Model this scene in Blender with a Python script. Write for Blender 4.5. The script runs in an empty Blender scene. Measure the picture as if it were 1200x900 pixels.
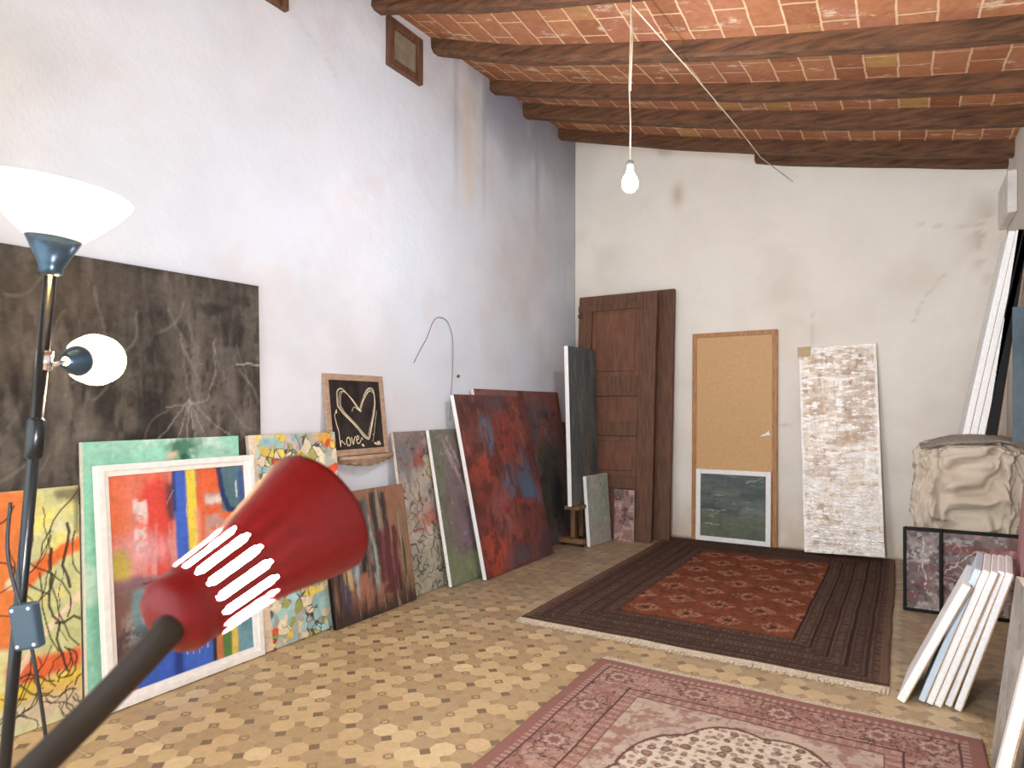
import bpy, bmesh, math, random
import numpy as np
from mathutils import Matrix, Vector
random.seed(7)
RNG = np.random.default_rng(11)
C = bpy.context.scene.collection
PI = math.pi

# ------------------------------------------------------------------ colour
def lin(c):
    c = np.asarray(c, float) / 255.0
    return np.where(c <= 0.04045, c / 12.92, ((c + 0.055) / 1.055) ** 2.4)
def L4(c):
    return tuple(float(v) for v in lin(c)) + (1.0,)

# ------------------------------------------------------------------ materials
def _mat(name):
    m = bpy.data.materials.new(name); m.use_nodes = True
    nt = m.node_tree; b = nt.nodes['Principled BSDF']
    return m, nt, b
def nnode(nt, t, **kw):
    n = nt.nodes.new(t)
    for k, v in kw.items(): setattr(n, k, v)
    return n
def mth(nt, op, a, b=None, c=None):
    n = nnode(nt, 'ShaderNodeMath', operation=op)
    for i, v in enumerate((a, b, c)):
        if v is None: continue
        if isinstance(v, (int, float)): n.inputs[i].default_value = v
        else: nt.links.new(v, n.inputs[i])
    return n.outputs[0]
def mixc(nt, fac, a, b, blend='MIX'):
    n = nnode(nt, 'ShaderNodeMix', data_type='RGBA', blend_type=blend)
    for s, v in ((0, fac), (6, a), (7, b)):
        if isinstance(v, (int, float)): n.inputs[s].default_value = v
        elif isinstance(v, tuple): n.inputs[s].default_value = v
        else: nt.links.new(v, n.inputs[s])
    return n.outputs[2]
def tex_noise(nt, scale, detail=5, rough=.6, stretch=None, coord='Object'):
    tc = nnode(nt, 'ShaderNodeTexCoord')
    out = tc.outputs[coord]
    if stretch:
        mp = nnode(nt, 'ShaderNodeMapping'); mp.inputs['Scale'].default_value = stretch
        nt.links.new(out, mp.inputs[0]); out = mp.outputs[0]
    n = nnode(nt, 'ShaderNodeTexNoise'); n.inputs['Scale'].default_value = scale
    n.inputs['Detail'].default_value = detail; n.inputs['Roughness'].default_value = rough
    nt.links.new(out, n.inputs['Vector'])
    return n.outputs['Fac']
def ramp(nt, fac, stops):
    r = nnode(nt, 'ShaderNodeValToRGB'); e = r.color_ramp.elements
    while len(e) < len(stops): e.new(.5)
    for k, (p, c) in zip(e, stops): k.position = p; k.color = c if isinstance(c, tuple) and len(c) == 4 else L4(c)
    nt.links.new(fac, r.inputs[0]); return r.outputs[0]
def bump(nt, b, h, strength, dist=.01):
    n = nnode(nt, 'ShaderNodeBump'); n.inputs['Strength'].default_value = strength
    n.inputs['Distance'].default_value = dist
    nt.links.new(h, n.inputs['Height']); nt.links.new(n.outputs[0], b.inputs['Normal'])
def simple(name, c, rough=.6, metal=0., var=.12, scale=18, bmp=0., stretch=None, c2=None, spec=.5):
    m, nt, b = _mat(name)
    f = tex_noise(nt, scale, 5, .6, stretch)
    d = c2 if c2 is not None else tuple(max(0, v * (1 - var * 2)) for v in c)
    nt.links.new(ramp(nt, f, [(.3, d), (.65, c)]), b.inputs['Base Color'])
    b.inputs['Roughness'].default_value = rough; b.inputs['Metallic'].default_value = metal
    b.inputs['Specular IOR Level'].default_value = spec
    if bmp: bump(nt, b, f, bmp)
    return m
def attr_mat(name, rough=.5, bscale=60, bstr=.25, var=.15, stretch=None, spec=.4, metal=0., bd=.004):
    m, nt, b = _mat(name)
    a = nnode(nt, 'ShaderNodeAttribute', attribute_name='Col')
    f = tex_noise(nt, bscale, 6, .65, stretch)
    g = ramp(nt, f, [(.25, (1 - var, 1 - var, 1 - var, 1)), (.7, (1, 1, 1, 1))])
    nt.links.new(mixc(nt, 1.0, a.outputs['Color'], g, 'MULTIPLY'), b.inputs['Base Color'])
    b.inputs['Roughness'].default_value = rough; b.inputs['Specular IOR Level'].default_value = spec
    b.inputs['Metallic'].default_value = metal
    if bstr: bump(nt, b, f, bstr, bd)
    return m
def emit(name, c, s, mixd=None):
    m, nt, b = _mat(name)
    b.inputs['Base Color'].default_value = L4(c)
    b.inputs['Emission Color'].default_value = L4(c); b.inputs['Emission Strength'].default_value = s
    return m

M = {}
M['white_edge'] = simple('white_primed_canvas', (246, 245, 241), .75, var=.03, scale=60, bmp=.08)
M['white_frame'] = simple('white_frame_paint', (247, 244, 238), .45, var=.03, scale=30, bmp=.05)
M['cream_edge'] = simple('cream_canvas', (232, 218, 196), .8, var=.05, scale=50, bmp=.08)
M['pine'] = simple('pine_stretcher', (196, 158, 112), .6, var=.15, scale=14, stretch=(1, 1, 12))
M['old_wood'] = simple('dark_old_wood', (112, 76, 52), .7, c2=(76, 48, 33), scale=7, bmp=.25, stretch=(5, 5, .7))
M['old_wood_panel'] = simple('worn_door_panel', (120, 77, 52), .65, c2=(92, 56, 38), scale=6, bmp=.2, stretch=(4, 4, .8))
M['beam'] = simple('rough_beam_wood', (116, 77, 48), .8, c2=(58, 37, 24), scale=7, bmp=.5, stretch=(.7, 5, 5))
M['easel_wood'] = simple('easel_wood', (134, 98, 64), .6, c2=(86, 60, 40), scale=10, bmp=.15, stretch=(4, 4, 1))
M['fawn_wood'] = simple('fawn_frame_wood', (184, 156, 130), .6, c2=(148, 118, 94), scale=16, bmp=.15, stretch=(1, 1, 3))
M['hardboard'] = simple('tan_hardboard', (208, 166, 114), .6, c2=(200, 156, 103), scale=40, bmp=.05)
M['door_trim'] = simple('honey_wood_trim', (190, 138, 82), .55, c2=(150, 98, 54), scale=12, stretch=(5, 5, .8))
M['black_frame'] = simple('black_frame_paint', (24, 18, 17), .55, var=.2, scale=30, spec=.2)
M['black_metal'] = simple('black_enamel', (14, 17, 20), .28, var=.1, scale=30)
M['steel_dark'] = simple('dark_blue_steel', (58, 78, 92), .3, metal=.6, var=.1, scale=20)
M['chrome'] = simple('chrome', (220, 220, 225), .15, metal=1., var=.02)
M['plastic_slate'] = simple('slate_plastic', (44, 62, 74), .4, var=.05)
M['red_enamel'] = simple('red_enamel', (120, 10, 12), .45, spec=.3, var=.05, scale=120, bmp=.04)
M['arm_brown'] = simple('dark_bronze_arm', (50, 37, 27), .6, var=.1, spec=.25)
M['cable'] = simple('ivory_cable', (226, 212, 186), .6, var=.05)
M['grey_cable'] = simple('grey_wire', (150, 146, 146), .5, var=.05)
M['black_cable'] = simple('black_cable', (26, 24, 24), .5, var=.05)
M['burlap'] = simple('beige_burlap', (208, 194, 174), .95, c2=(194, 178, 156), scale=220, bmp=.3)
M['grey_cloth'] = simple('grey_cloth', (150, 138, 124), .95, var=.1, scale=60, bmp=.2)
M['fringe'] = simple('cream_fringe', (226, 210, 182), .9, var=.12, scale=80)
M['tape'] = simple('masking_tape', (206, 180, 136), .7, var=.05)
M['steel_screw'] = simple('screw_steel', (205, 208, 210), .3, metal=.8, var=.05)
M['paint'] = attr_mat('painted_canvas', .5, 70, .3, .12)
M['paint_gloss'] = attr_mat('varnished_painting', .3, 50, .35, .12, spec=.5)
M['rug'] = attr_mat('wool_pile', .95, 220, .5, .25, spec=.1)
M['board'] = attr_mat('chalkboard_slate', .85, 30, .1, .12, spec=.15)

# ------------------------------------------------------------------ mesh building
class MB:
    def __init__(s): s.bm = bmesh.new()
    def box(s, lo, hi, mat=None, bev=0.0):
        lo, hi = Vector(lo), Vector(hi)
        r = bmesh.ops.create_cube(s.bm, size=1.0)['verts']
        for v in r:
            v.co = Vector([(lo[i] + hi[i]) / 2 + v.co[i] * (hi[i] - lo[i]) for i in range(3)])
        if bev:
            ed = list({e for v in r for e in v.link_edges})
            res = bmesh.ops.bevel(s.bm, geom=ed, offset=bev, segments=2, affect='EDGES', profile=.5)
            r = list({v for f in res['faces'] for v in f.verts} | {v for v in r if v.is_valid})
        if mat: bmesh.ops.transform(s.bm, matrix=mat, verts=r)
        return s
    def tube(s, pts, r, seg=10, caps=True):
        pts = [Vector(p) for p in pts]; n = len(pts)
        rad = r if isinstance(r, (list, tuple)) else [r] * n
        rings = []; up = None
        for i, p in enumerate(pts):
            t = (pts[min(i + 1, n - 1)] - pts[max(i - 1, 0)]).normalized()
            if up is None:
                up = t.orthogonal().normalized()
            else:
                up = (up - t * up.dot(t)).normalized()
            w = t.cross(up)
            rings.append([s.bm.verts.new(p + (up * math.cos(a) + w * math.sin(a)) * rad[i])
                          for a in [2 * PI * k / seg for k in range(seg)]])
        for i in range(n - 1):
            for k in range(seg):
                k2 = (k + 1) % seg
                f = s.bm.faces.new((rings[i][k], rings[i][k2], rings[i + 1][k2], rings[i + 1][k])); f.smooth = True
        if caps:
            s.bm.faces.new(rings[0][::-1]); s.bm.faces.new(rings[-1])
        return s
    def lathe(s, prof, seg=40, mat=None, cap0=False, cap1=False, skip=None):
        rings = []
        for (r, z) in prof:
            rings.append([s.bm.verts.new((r * math.cos(2 * PI * k / seg), r * math.sin(2 * PI * k / seg), z)) for k in range(seg)])
        for i in range(len(prof) - 1):
            for k in range(seg):
                if skip and skip(i, k): continue
                k2 = (k + 1) % seg
                f = s.bm.faces.new((rings[i][k], rings[i][k2], rings[i + 1][k2], rings[i + 1][k])); f.smooth = True
        if cap0: s.bm.faces.new(rings[0][::-1])
        if cap1: s.bm.faces.new(rings[-1])
        vs = [v for ring in rings for v in ring]
        if mat: bmesh.ops.transform(s.bm, matrix=mat, verts=vs)
        return s
    def build(s, name, m, parent=None, mw=None):
        bmesh.ops.recalc_face_normals(s.bm, faces=s.bm.faces)
        me = bpy.data.meshes.new(name); s.bm.to_mesh(me); s.bm.free()
        return link(name, me, m, parent, mw)
def link(name, me, m, parent=None, mw=None):
    me.materials.append(m)
    o = bpy.data.objects.new(name, me); C.objects.link(o)
    if parent: o.parent = parent
    if mw is not None: o.matrix_basis = mw
    return o
def tag(o, label, cat, group=None, kind=None):
    if label: o['label'] = label
    if cat: o['category'] = cat
    if group: o['group'] = group
    if kind: o['kind'] = kind
    return o
def thing(name, label, cat, mw=None, group=None):
    o = bpy.data.objects.new(name, None); C.objects.link(o)
    o.empty_display_size = .1
    if mw is not None: o.matrix_basis = mw
    return tag(o, label, cat, group)
def struct(o): o['kind'] = 'structure'; return o

def grid_mesh(name, P, col, flip=False):
    """P (n,m,3) positions, col (n,m,3) linear colours"""
    n, m = P.shape[:2]
    idx = np.arange(n * m).reshape(n, m)
    q = np.stack([idx[:-1, :-1], idx[:-1, 1:], idx[1:, 1:], idx[1:, :-1]], -1).reshape(-1, 4)
    if flip: q = q[:, ::-1]
    me = bpy.data.meshes.new(name)
    me.vertices.add(n * m); me.vertices.foreach_set('co', P.reshape(-1).astype(np.float32))
    nf = len(q)
    me.loops.add(nf * 4); me.loops.foreach_set('vertex_index', q.reshape(-1).astype(np.int32))
    me.polygons.add(nf); me.polygons.foreach_set('loop_start', (np.arange(nf) * 4).astype(np.int32))
    me.polygons.foreach_set('use_smooth', np.ones(nf, bool))
    me.update(calc_edges=True)
    if col is not None:
        a = me.color_attributes.new('Col', 'FLOAT_COLOR', 'POINT')
        rgba = np.ones((n * m, 4), np.float32); rgba[:, :3] = col.reshape(-1, 3)
        a.data.foreach_set('color', rgba.reshape(-1))
    me.validate()
    return me

# ------------------------------------------------------------------ noise + paint box
def _h(ix, iy, seed):
    n = (ix.astype(np.int64) * 374761393 + iy.astype(np.int64) * 668265263 + seed * 974634777) & 0xffffffff
    n = ((n ^ (n >> 13)) * 1274126177) & 0xffffffff
    n = n ^ (n >> 16)
    return (n & 0xffff) / 65535.0
def vn(x, y, seed=0):
    ix, iy = np.floor(x), np.floor(y); fx, fy = x - ix, y - iy
    fx = fx * fx * (3 - 2 * fx); fy = fy * fy * (3 - 2 * fy)
    a = _h(ix, iy, seed); b = _h(ix + 1, iy, seed); c = _h(ix, iy + 1, seed); d = _h(ix + 1, iy + 1, seed)
    return (a * (1 - fx) + b * fx) * (1 - fy) + (c * (1 - fx) + d * fx) * fy
def fbm(x, y, seed=0, oct=4):
    t = 0; a = .5; s = 0
    for k in range(oct):
        t = t + a * vn(x, y, seed + k * 17); s += a; a *= .55; x = x * 2.03 + 5.1; y = y * 2.03 + 1.7
    return t / s
def sm(e0, e1, x):
    t = np.clip((x - e0) / (e1 - e0), 0, 1); return t * t * (3 - 2 * t)
class Paint:
    """a picture of w x h metres; x right, y up, both 0..1"""
    def __init__(s, w, h, res, base, seed=1):
        s.w, s.h, s.seed = w, h, seed
        s.nx, s.ny = int(w / res) + 1, int(h / res) + 1
        s.X, s.Y = np.meshgrid(np.linspace(0, 1, s.nx), np.linspace(0, 1, s.ny))
        s.c = np.empty((s.ny, s.nx, 3)); s.c[:] = lin(base)
    def k(s): s.seed += 3; return s.seed
    def put(s, mask, col):
        s.c += (lin(col) - s.c) * np.clip(mask, 0, 1)[..., None]; return s
    def warp(s, amt, f=6):
        a = s.k()
        return (s.X + amt * (fbm(s.X * s.w * f, s.Y * s.h * f, a) - .5) * 2,
                s.Y + amt * (fbm(s.X * s.w * f + 31, s.Y * s.h * f, a + 1) - .5) * 2)
    def noise(s, col, fx=8, fy=8, lo=.5, hi=.7, amt=1., oct=4):
        return s.put(amt * sm(lo, hi, fbm(s.X * s.w * fx, s.Y * s.h * fy, s.k(), oct)), col)
    def ell(s, cx, cy, rx, ry, col, amt=1., soft=.5, warp=.05, f=6):
        x, y = s.warp(warp, f)
        d = np.sqrt(((x - cx) / rx) ** 2 + ((y - cy) / ry) ** 2)
        return s.put(amt * (1 - sm(1 - soft, 1 + soft, d)), col)
    def rect(s, x0, y0, x1, y1, col, amt=1., soft=.012, warp=.01, f=10, tex=0., tfx=10, tfy=10):
        x, y = s.warp(warp, f)
        m = sm(x0 - soft, x0 + soft, x) * (1 - sm(x1 - soft, x1 + soft, x)) * sm(y0 - soft, y0 + soft, y) * (1 - sm(y1 - soft, y1 + soft, y))
        if tex: m = m * sm(tex - .12, tex + .12, fbm(s.X * s.w * tfx, s.Y * s.h * tfy, s.k()))
        return s.put(amt * m, col)
    def line(s, pts, width, col, amt=1., jit=0.):
        P = np.array(pts, float) * [s.w, s.h]
        x, y = s.X * s.w, s.Y * s.h
        if jit:
            a = s.k(); x = x + jit * (fbm(x * 40, y * 40, a) - .5); y = y + jit * (fbm(x * 40 + 9, y * 40, a + 1) - .5)
        best = np.full(x.shape, 1e9)
        for (ax, ay), (bx, by) in zip(P[:-1], P[1:]):
            x0, x1 = min(ax, bx) - width * 3, max(ax, bx) + width * 3
            y0, y1 = min(ay, by) - width * 3, max(ay, by) + width * 3
            i0, i1 = np.searchsorted(s.X[0] * s.w, [x0, x1]); j0, j1 = np.searchsorted(s.Y[:, 0] * s.h, [y0, y1])
            if i1 <= i0 or j1 <= j0: continue
            sx, sy = x[j0:j1, i0:i1], y[j0:j1, i0:i1]
            dx, dy = bx - ax, by - ay
            t = np.clip(((sx - ax) * dx + (sy - ay) * dy) / max(dx * dx + dy * dy, 1e-12), 0, 1)
            d = np.hypot(sx - ax - t * dx, sy - ay - t * dy)
            best[j0:j1, i0:i1] = np.minimum(best[j0:j1, i0:i1], d)
        return s.put(amt * (1 - sm(width * .35, width * .9, best)), col)
    def squiggle(s, n, col, width, L=.25, box=(0, 0, 1, 1), vert=.5, amt=.9, wig=.9):
        r = random.Random(s.k())
        for _ in range(n):
            x, y = r.uniform(box[0], box[2]), r.uniform(box[1], box[3])
            a = r.choice((PI / 2, -PI / 2)) if r.random() < vert else r.uniform(0, 2 * PI)
            p = [(x, y)]; k = r.randint(5, 11); st = L / k
            for _i in range(k):
                a += r.uniform(-wig, wig); x += math.cos(a) * st / s.w; y += math.sin(a) * st / s.h; p.append((x, y))
            s.line(p, width * r.uniform(.6, 1.3), col, amt)
        return s
    def mute(s, k, g=1.0):
        l = (s.c @ np.array([.3, .6, .1]))[..., None]; s.c = (s.c * (1 - k) + l * k * np.array([1.0, .97, .93])) * g; return s
    def mesh(s, name, x0=0., z0=0., relief=0., y=-.0012, tex=.2):
        xx, yy = s.X * s.w, s.Y * s.h
        t = (fbm(xx * 26, yy * 12, s.seed + 90) - .5) + .8 * (fbm(xx * 60 + 9 * fbm(xx * 8, yy * 8, 3), yy * 60, s.seed + 92, 3) - .5)
        s.c = np.clip(s.c * (1 + tex * 2 * t)[..., None], 0, 1)
        P = np.empty((s.ny, s.nx, 3)); P[..., 0] = x0 + s.X * s.w; P[..., 2] = z0 + s.Y * s.h
        P[..., 1] = y
        if relief: P[..., 1] -= relief * fbm(s.X * s.w * 45, s.Y * s.h * 45, 91)
        return grid_mesh(name, P, s.c)

# ------------------------------------------------------------------ leaning canvases
def lean(x, y, ex, a, t=.0, z=0., roll=0.):
    """frame whose x runs along the foot, z up the leaning face, y into what it leans on"""
    ex = Vector((ex[0], ex[1], 0)).normalized(); inn = Vector((-ex.y, ex.x, 0))
    a = math.radians(a)
    ez = inn * math.sin(a) + Vector((0, 0, math.cos(a)))
    ey = ez.cross(ex)
    m = Matrix((ex, ey, ez)).transposed().to_4x4()
    m = m @ Matrix.Rotation(math.radians(roll), 4, 'Y')
    m.translation = Vector((x, y, z + t * math.sin(a) + .0015))
    return m
def canvas_body(w, h, t, mat, parent, name='canvas_edge'):
    b = MB(); b.box((0, 0, 0), (w, t, h), bev=.003)
    return b.build(name, mat, parent)
def stretcher(w, h, t, parent):
    b = MB(); k = .04; y0, y1 = t * .4, t
    b.box((.004, t, .004), (k, t + .004, h - .004)); b.box((w - k, t, .004), (w - .004, t + .004, h - .004))
    b.box((k, t, .004), (w - k, t + .004, k)); b.box((k, t, h - k), (w - k, t + .004, h - .004))
    return b.build('stretcher', M['pine'], parent)
def painting(name, label, mw, p, t, edge, group=None, mat='paint', relief=.0, cat='painting'):
    o = thing(name, label, cat, mw, group)
    canvas_body(p.w, p.h, t, M[edge], o)
    stretcher(p.w, p.h, t, o)
    link('painted_face', p.mesh('painted_face', relief=relief), M[mat], o)
    return o
def frame_bars(w, h, k, t, y0=0., bev=.004, lip=0.):
    b = MB()
    for lo, hi in (((0, y0, 0), (k, t, h)), ((w - k, y0, 0), (w, t, h)), ((k, y0, 0), (w - k, t, k)), ((k, y0, h - k), (w - k, t, h))):
        b.box(lo, hi, bev=bev)
    if lip:
        i = k * .55
        for lo, hi in (((0, y0 - lip, 0), (i, y0, h)), ((w - i, y0 - lip, 0), (w, y0, h)), ((i, y0 - lip, 0), (w - i, y0, i)), ((i, y0 - lip, h - i), (w - i, y0, h))):
            b.box(lo, hi, bev=bev * .6)
    return b
def framed(name, label, mw, w, h, k, t, p, fmat, group=None, cat='framed painting', lip=0., mat='paint', depth=.012):
    o = thing(name, label, cat, mw, group)
    frame_bars(w, h, k, t, lip=lip).build('frame', M[fmat], o)
    b = MB(); b.box((k * .6, depth + .002, k * .6), (w - k * .6, depth + .008, h - k * .6)); b.build('backing', M['pine'], o)
    link('painted_face', p.mesh('painted_face', k, k, y=depth), M[mat], o)
    return o

# ================================================================== ROOM
XL, XR, YF, YB = -3.10, .70, 6.47, -1.70
def tile_z(X, Y):
    return 4.17 - .281 * (X + 3.1) + .0162 * (X + 3.1) * (X + 1.5) + .045 * (Y - 4.76) - .055 * np.exp(-((Y - 4.0) / .38) ** 2) * np.clip((X + 3.1) / .8, 0, 1)

# --- floor of small octagon tiles
def floor_mat():
    m, nt, b = _mat('octagon_cement_tiles')
    geo = nnode(nt, 'ShaderNodeNewGeometry')
    sep = nnode(nt, 'ShaderNodeSeparateXYZ'); nt.links.new(geo.outputs['Position'], sep.inputs[0])
    p = .0963
    gx = mth(nt, 'DIVIDE', mth(nt, 'ADD', sep.outputs[0], 1.552 + 40 * p), p)
    gy = mth(nt, 'DIVIDE', mth(nt, 'SUBTRACT', sep.outputs[1], 1.928 - 40 * p), p)
    fx = mth(nt, 'ABSOLUTE', mth(nt, 'SUBTRACT', mth(nt, 'FRACT', gx), .5))
    fy = mth(nt, 'ABSOLUTE', mth(nt, 'SUBTRACT', mth(nt, 'FRACT', gy), .5))
    octm = mth(nt, 'LESS_THAN', mth(nt, 'ADD', fx, fy), .71)
    ix, iy = mth(nt, 'FLOOR', gx), mth(nt, 'FLOOR', gy)
    cmb = nnode(nt, 'ShaderNodeCombineXYZ'); nt.links.new(ix, cmb.inputs[0]); nt.links.new(iy, cmb.inputs[1])
    wn = nnode(nt, 'ShaderNodeTexWhiteNoise', noise_dimensions='3D'); nt.links.new(cmb.outputs[0], wn.inputs['Vector'])
    octc = ramp(nt, wn.outputs['Value'], [(0, (184, 158, 118)), (.44, (190, 163, 121)), (.5, (208, 181, 134)), (.85, (214, 187, 140)), (1, (228, 203, 156))])
    cx, cy = mth(nt, 'ROUND', gx), mth(nt, 'ROUND', gy)
    ex = mth(nt, 'MODULO', cx, 2.0); ey = mth(nt, 'MODULO', cy, 2.0); sm_ = mth(nt, 'ADD', ex, ey)
    both = mth(nt, 'LESS_THAN', sm_, .5); odd = mth(nt, 'GREATER_THAN', sm_, 1.5)
    ring = mth(nt, 'GREATER_THAN', mth(nt, 'ADD', fx, fy), .86)
    sqc = mixc(nt, odd, L4((176, 148, 110)), mixc(nt, ring, L4((154, 127, 94)), L4((190, 160, 118))))
    sqc = mixc(nt, both, sqc, L4((136, 115, 90)))
    colr = mixc(nt, octm, sqc, octc)
    # grout every second line
    hx = mth(nt, 'ABSOLUTE', mth(nt, 'SUBTRACT', mth(nt, 'FRACT', mth(nt, 'MULTIPLY', gx, .5)), .5))
    hy = mth(nt, 'ABSOLUTE', mth(nt, 'SUBTRACT', mth(nt, 'FRACT', mth(nt, 'MULTIPLY', gy, .5)), .5))
    gl = mth(nt, 'LESS_THAN', mth(nt, 'MINIMUM', hx, hy), .011)
    gn = tex_noise(nt, 3.2, 3, .5)
    gl = mth(nt, 'MULTIPLY', gl, ramp(nt, gn, [(.42, (0, 0, 0, 1)), (.6, (1, 1, 1, 1))]))
    colr = mixc(nt, mth(nt, 'MULTIPLY', gl, .75), colr, L4((214, 194, 156)))
    # wear towards the far end: greyer, dustier tiles in patches
    d = tex_noise(nt, 1.6, 6, .65)
    farm = nnode(nt, 'ShaderNodeMapRange'); nt.links.new(sep.outputs[1], farm.inputs[0])
    farm.inputs[1].default_value = 2.9; farm.inputs[2].default_value = 4.0
    dust = mth(nt, 'MULTIPLY', ramp(nt, d, [(.3, (.55, .55, .55, 1)), (.65, (1, 1, 1, 1))]), mth(nt, 'MULTIPLY', farm.outputs[0], .8))
    dc = ramp(nt, tex_noise(nt, 7, 6, .7, (1, 1.6, 1)), [(.3, (124, 110, 94)), (.55, (154, 140, 120)), (.72, (190, 176, 154))])
    colr = mixc(nt, dust, colr, dc)
    colr = mixc(nt, 1.0, colr, ramp(nt, tex_noise(nt, 26, 5, .7), [(.25, (.82, .8, .78, 1)), (.65, (1, 1, 1, 1))]), 'MULTIPLY')
    nt.links.new(colr, b.inputs['Base Color'])
    b.inputs['Roughness'].default_value = .42; b.inputs['Specular IOR Level'].default_value = .35
    bump(nt, b, tex_noise(nt, 5, 4, .5), .12, .02)
    return m
b = MB(); b.box((XL - .2, YB, -.1), (XR + .2, YF + .2, 0)); struct(b.build('floor', floor_mat()))

# --- plaster walls: colour map of paint and stains + fine plaster grain
def plaster(name, bs):
    m, nt, b = _mat(name)
    a = nnode(nt, 'ShaderNodeAttribute', attribute_name='Col')
    f1 = tex_noise(nt, 2.2, 7, .62); f2 = tex_noise(nt, 45, 4, .6)
    g = ramp(nt, f1, [(.28, (.93, .92, .91, 1)), (.6, (1, 1, 1, 1))])
    nt.links.new(mixc(nt, 1., a.outputs['Color'], g, 'MULTIPLY'), b.inputs['Base Color'])
    b.inputs['Roughness'].default_value = .9; b.inputs['Specular IOR Level'].default_value = .15
    h = mth(nt, 'ADD', f1, mth(nt, 'MULTIPLY', f2, .12)); bump(nt, b, h, bs, .05)
    return m
def wall(name, origin, ex, p, m, th):
    ex = Vector(ex); P = np.empty((p.ny, p.nx, 3))
    wob = (fbm(p.X * p.w * 1.1, p.Y * p.h * 1.1, 5) - .5) * .012
    inn = Vector((-ex.y, ex.x, 0))
    for i in range(3):
        P[..., i] = origin[i] + p.X * p.w * ex[i] + wob * inn[i] + (p.Y * p.h if i == 2 else 0)
    o = link(name, grid_mesh(name, P, p.c), m)
    s = o.modifiers.new('thick', 'SOLIDIFY'); s.thickness = th; s.offset = -1
    return struct(o)
LW, LH = YF - YB, 4.5
p = Paint(LW, LH, .03, (217, 224, 231), 21)
def lw(Y, z): return ((Y - YB) / LW, z / LH)
p.noise((214, 212, 212), .7, .7, .45, .7, .8).noise((228, 230, 234), 1.2, 1.2, .5, .7, .6).noise((214, 206, 206), 3, 3, .58, .75, .35)
YY, ZZ = YB + p.X * LW, p.Y * LH
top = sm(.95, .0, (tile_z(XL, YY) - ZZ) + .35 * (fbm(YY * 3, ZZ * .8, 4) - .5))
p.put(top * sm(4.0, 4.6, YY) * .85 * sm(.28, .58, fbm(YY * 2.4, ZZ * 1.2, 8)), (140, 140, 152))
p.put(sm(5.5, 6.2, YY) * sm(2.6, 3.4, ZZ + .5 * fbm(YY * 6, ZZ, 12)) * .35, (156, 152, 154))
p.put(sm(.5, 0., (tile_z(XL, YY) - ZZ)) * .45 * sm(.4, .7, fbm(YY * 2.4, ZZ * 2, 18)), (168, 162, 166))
for (y0, z0, z1, wd, a) in ((4.42, 2.75, 3.95, .10, .8), (4.58, 3.0, 3.9, .05, .5), (4.75, 2.9, 3.6, .04, .45), (4.95, 3.1, 3.7, .04, .4)):
    mm = np.exp(-((YY - y0 + .05 * (fbm(ZZ * 4, YY * 0, 3) - .5)) / wd) ** 2) * sm(z0, z0 + .5, ZZ) * (1 - sm(z1 - .1, z1 + .1, ZZ))
    p.put(mm * a * (.5 + .7 * fbm(YY * 30, ZZ * 2, 9)), (222, 208, 188))
for (y0, wd) in ((4.25, .03), (4.66, .03), (5.6, .05)):
    p.put(np.exp(-((YY - y0) / wd) ** 2) * sm(2.6, 3.6, ZZ) * .4, (160, 154, 156))
p.put(np.exp(-((YY - 2.15) / .5) ** 2 - ((ZZ - 3.9) / .35) ** 2) * .35, (190, 184, 184))
p.line([lw(2.6, 3.65), lw(2.85, 3.5), lw(2.95, 3.42)], .02, (200, 194, 192), .3)
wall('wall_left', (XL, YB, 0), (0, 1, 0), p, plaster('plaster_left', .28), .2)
FW = XR - XL
FW += .12
p = Paint(FW, 4.5, .03, (244, 236, 222), 41)
p.noise((228, 218, 202), .9, .9, .48, .72, .8).noise((242, 236, 224), 1.3, 1.3, .5, .7, .6)
XX, ZZ = XL + p.X * FW, p.Y * 4.5
p.put(sm(.55, .0, ZZ) * .45 * sm(.35, .65, fbm(XX * 5, ZZ * 2, 6)), (196, 160, 116))
p.put(np.exp(-((XX + 1.9) / .06) ** 2 - ((ZZ - 3.45) / .12) ** 2) * .6, (190, 156, 124))
p.put(np.exp(-((XX - .62) / .1) ** 2 - ((ZZ - 2.7) / .35) ** 2) * .4 * sm(.4, .6, fbm(XX * 9, ZZ * 9, 2)), (150, 132, 116))
p.squiggle(8, (198, 184, 168), .012, .5, (.3, .25, .95, .7), .1, .35, .3)
wall('wall_far', (XL - .06, YF, 0), (1, 0, 0), p, plaster('plaster_far', .25), .2)
p = Paint(LW, 4.5, .06, (214, 206, 194), 61)
p.noise((196, 186, 172), 1, 1, .45, .7, .8)
wall('wall_right', (XR, YF, 0), (0, -1, 0), p, plaster('plaster_right', .25), .2)
b = MB(); b.box((.56, 1.0, 0), (XR, 4.35, .5), bev=.01); struct(b.build('trim_1', simple('plaster_ledge', (206, 198, 186), .9, var=.06, scale=6, bmp=.15)))
b = MB(); b.box((XR - .06, 5.9, 2.72), (XR, YF, 3.03), bev=.01); struct(b.build('trim_2', simple('white_plaster_patch', (232, 226, 216), .9, var=.05, scale=6, bmp=.1)))

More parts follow.
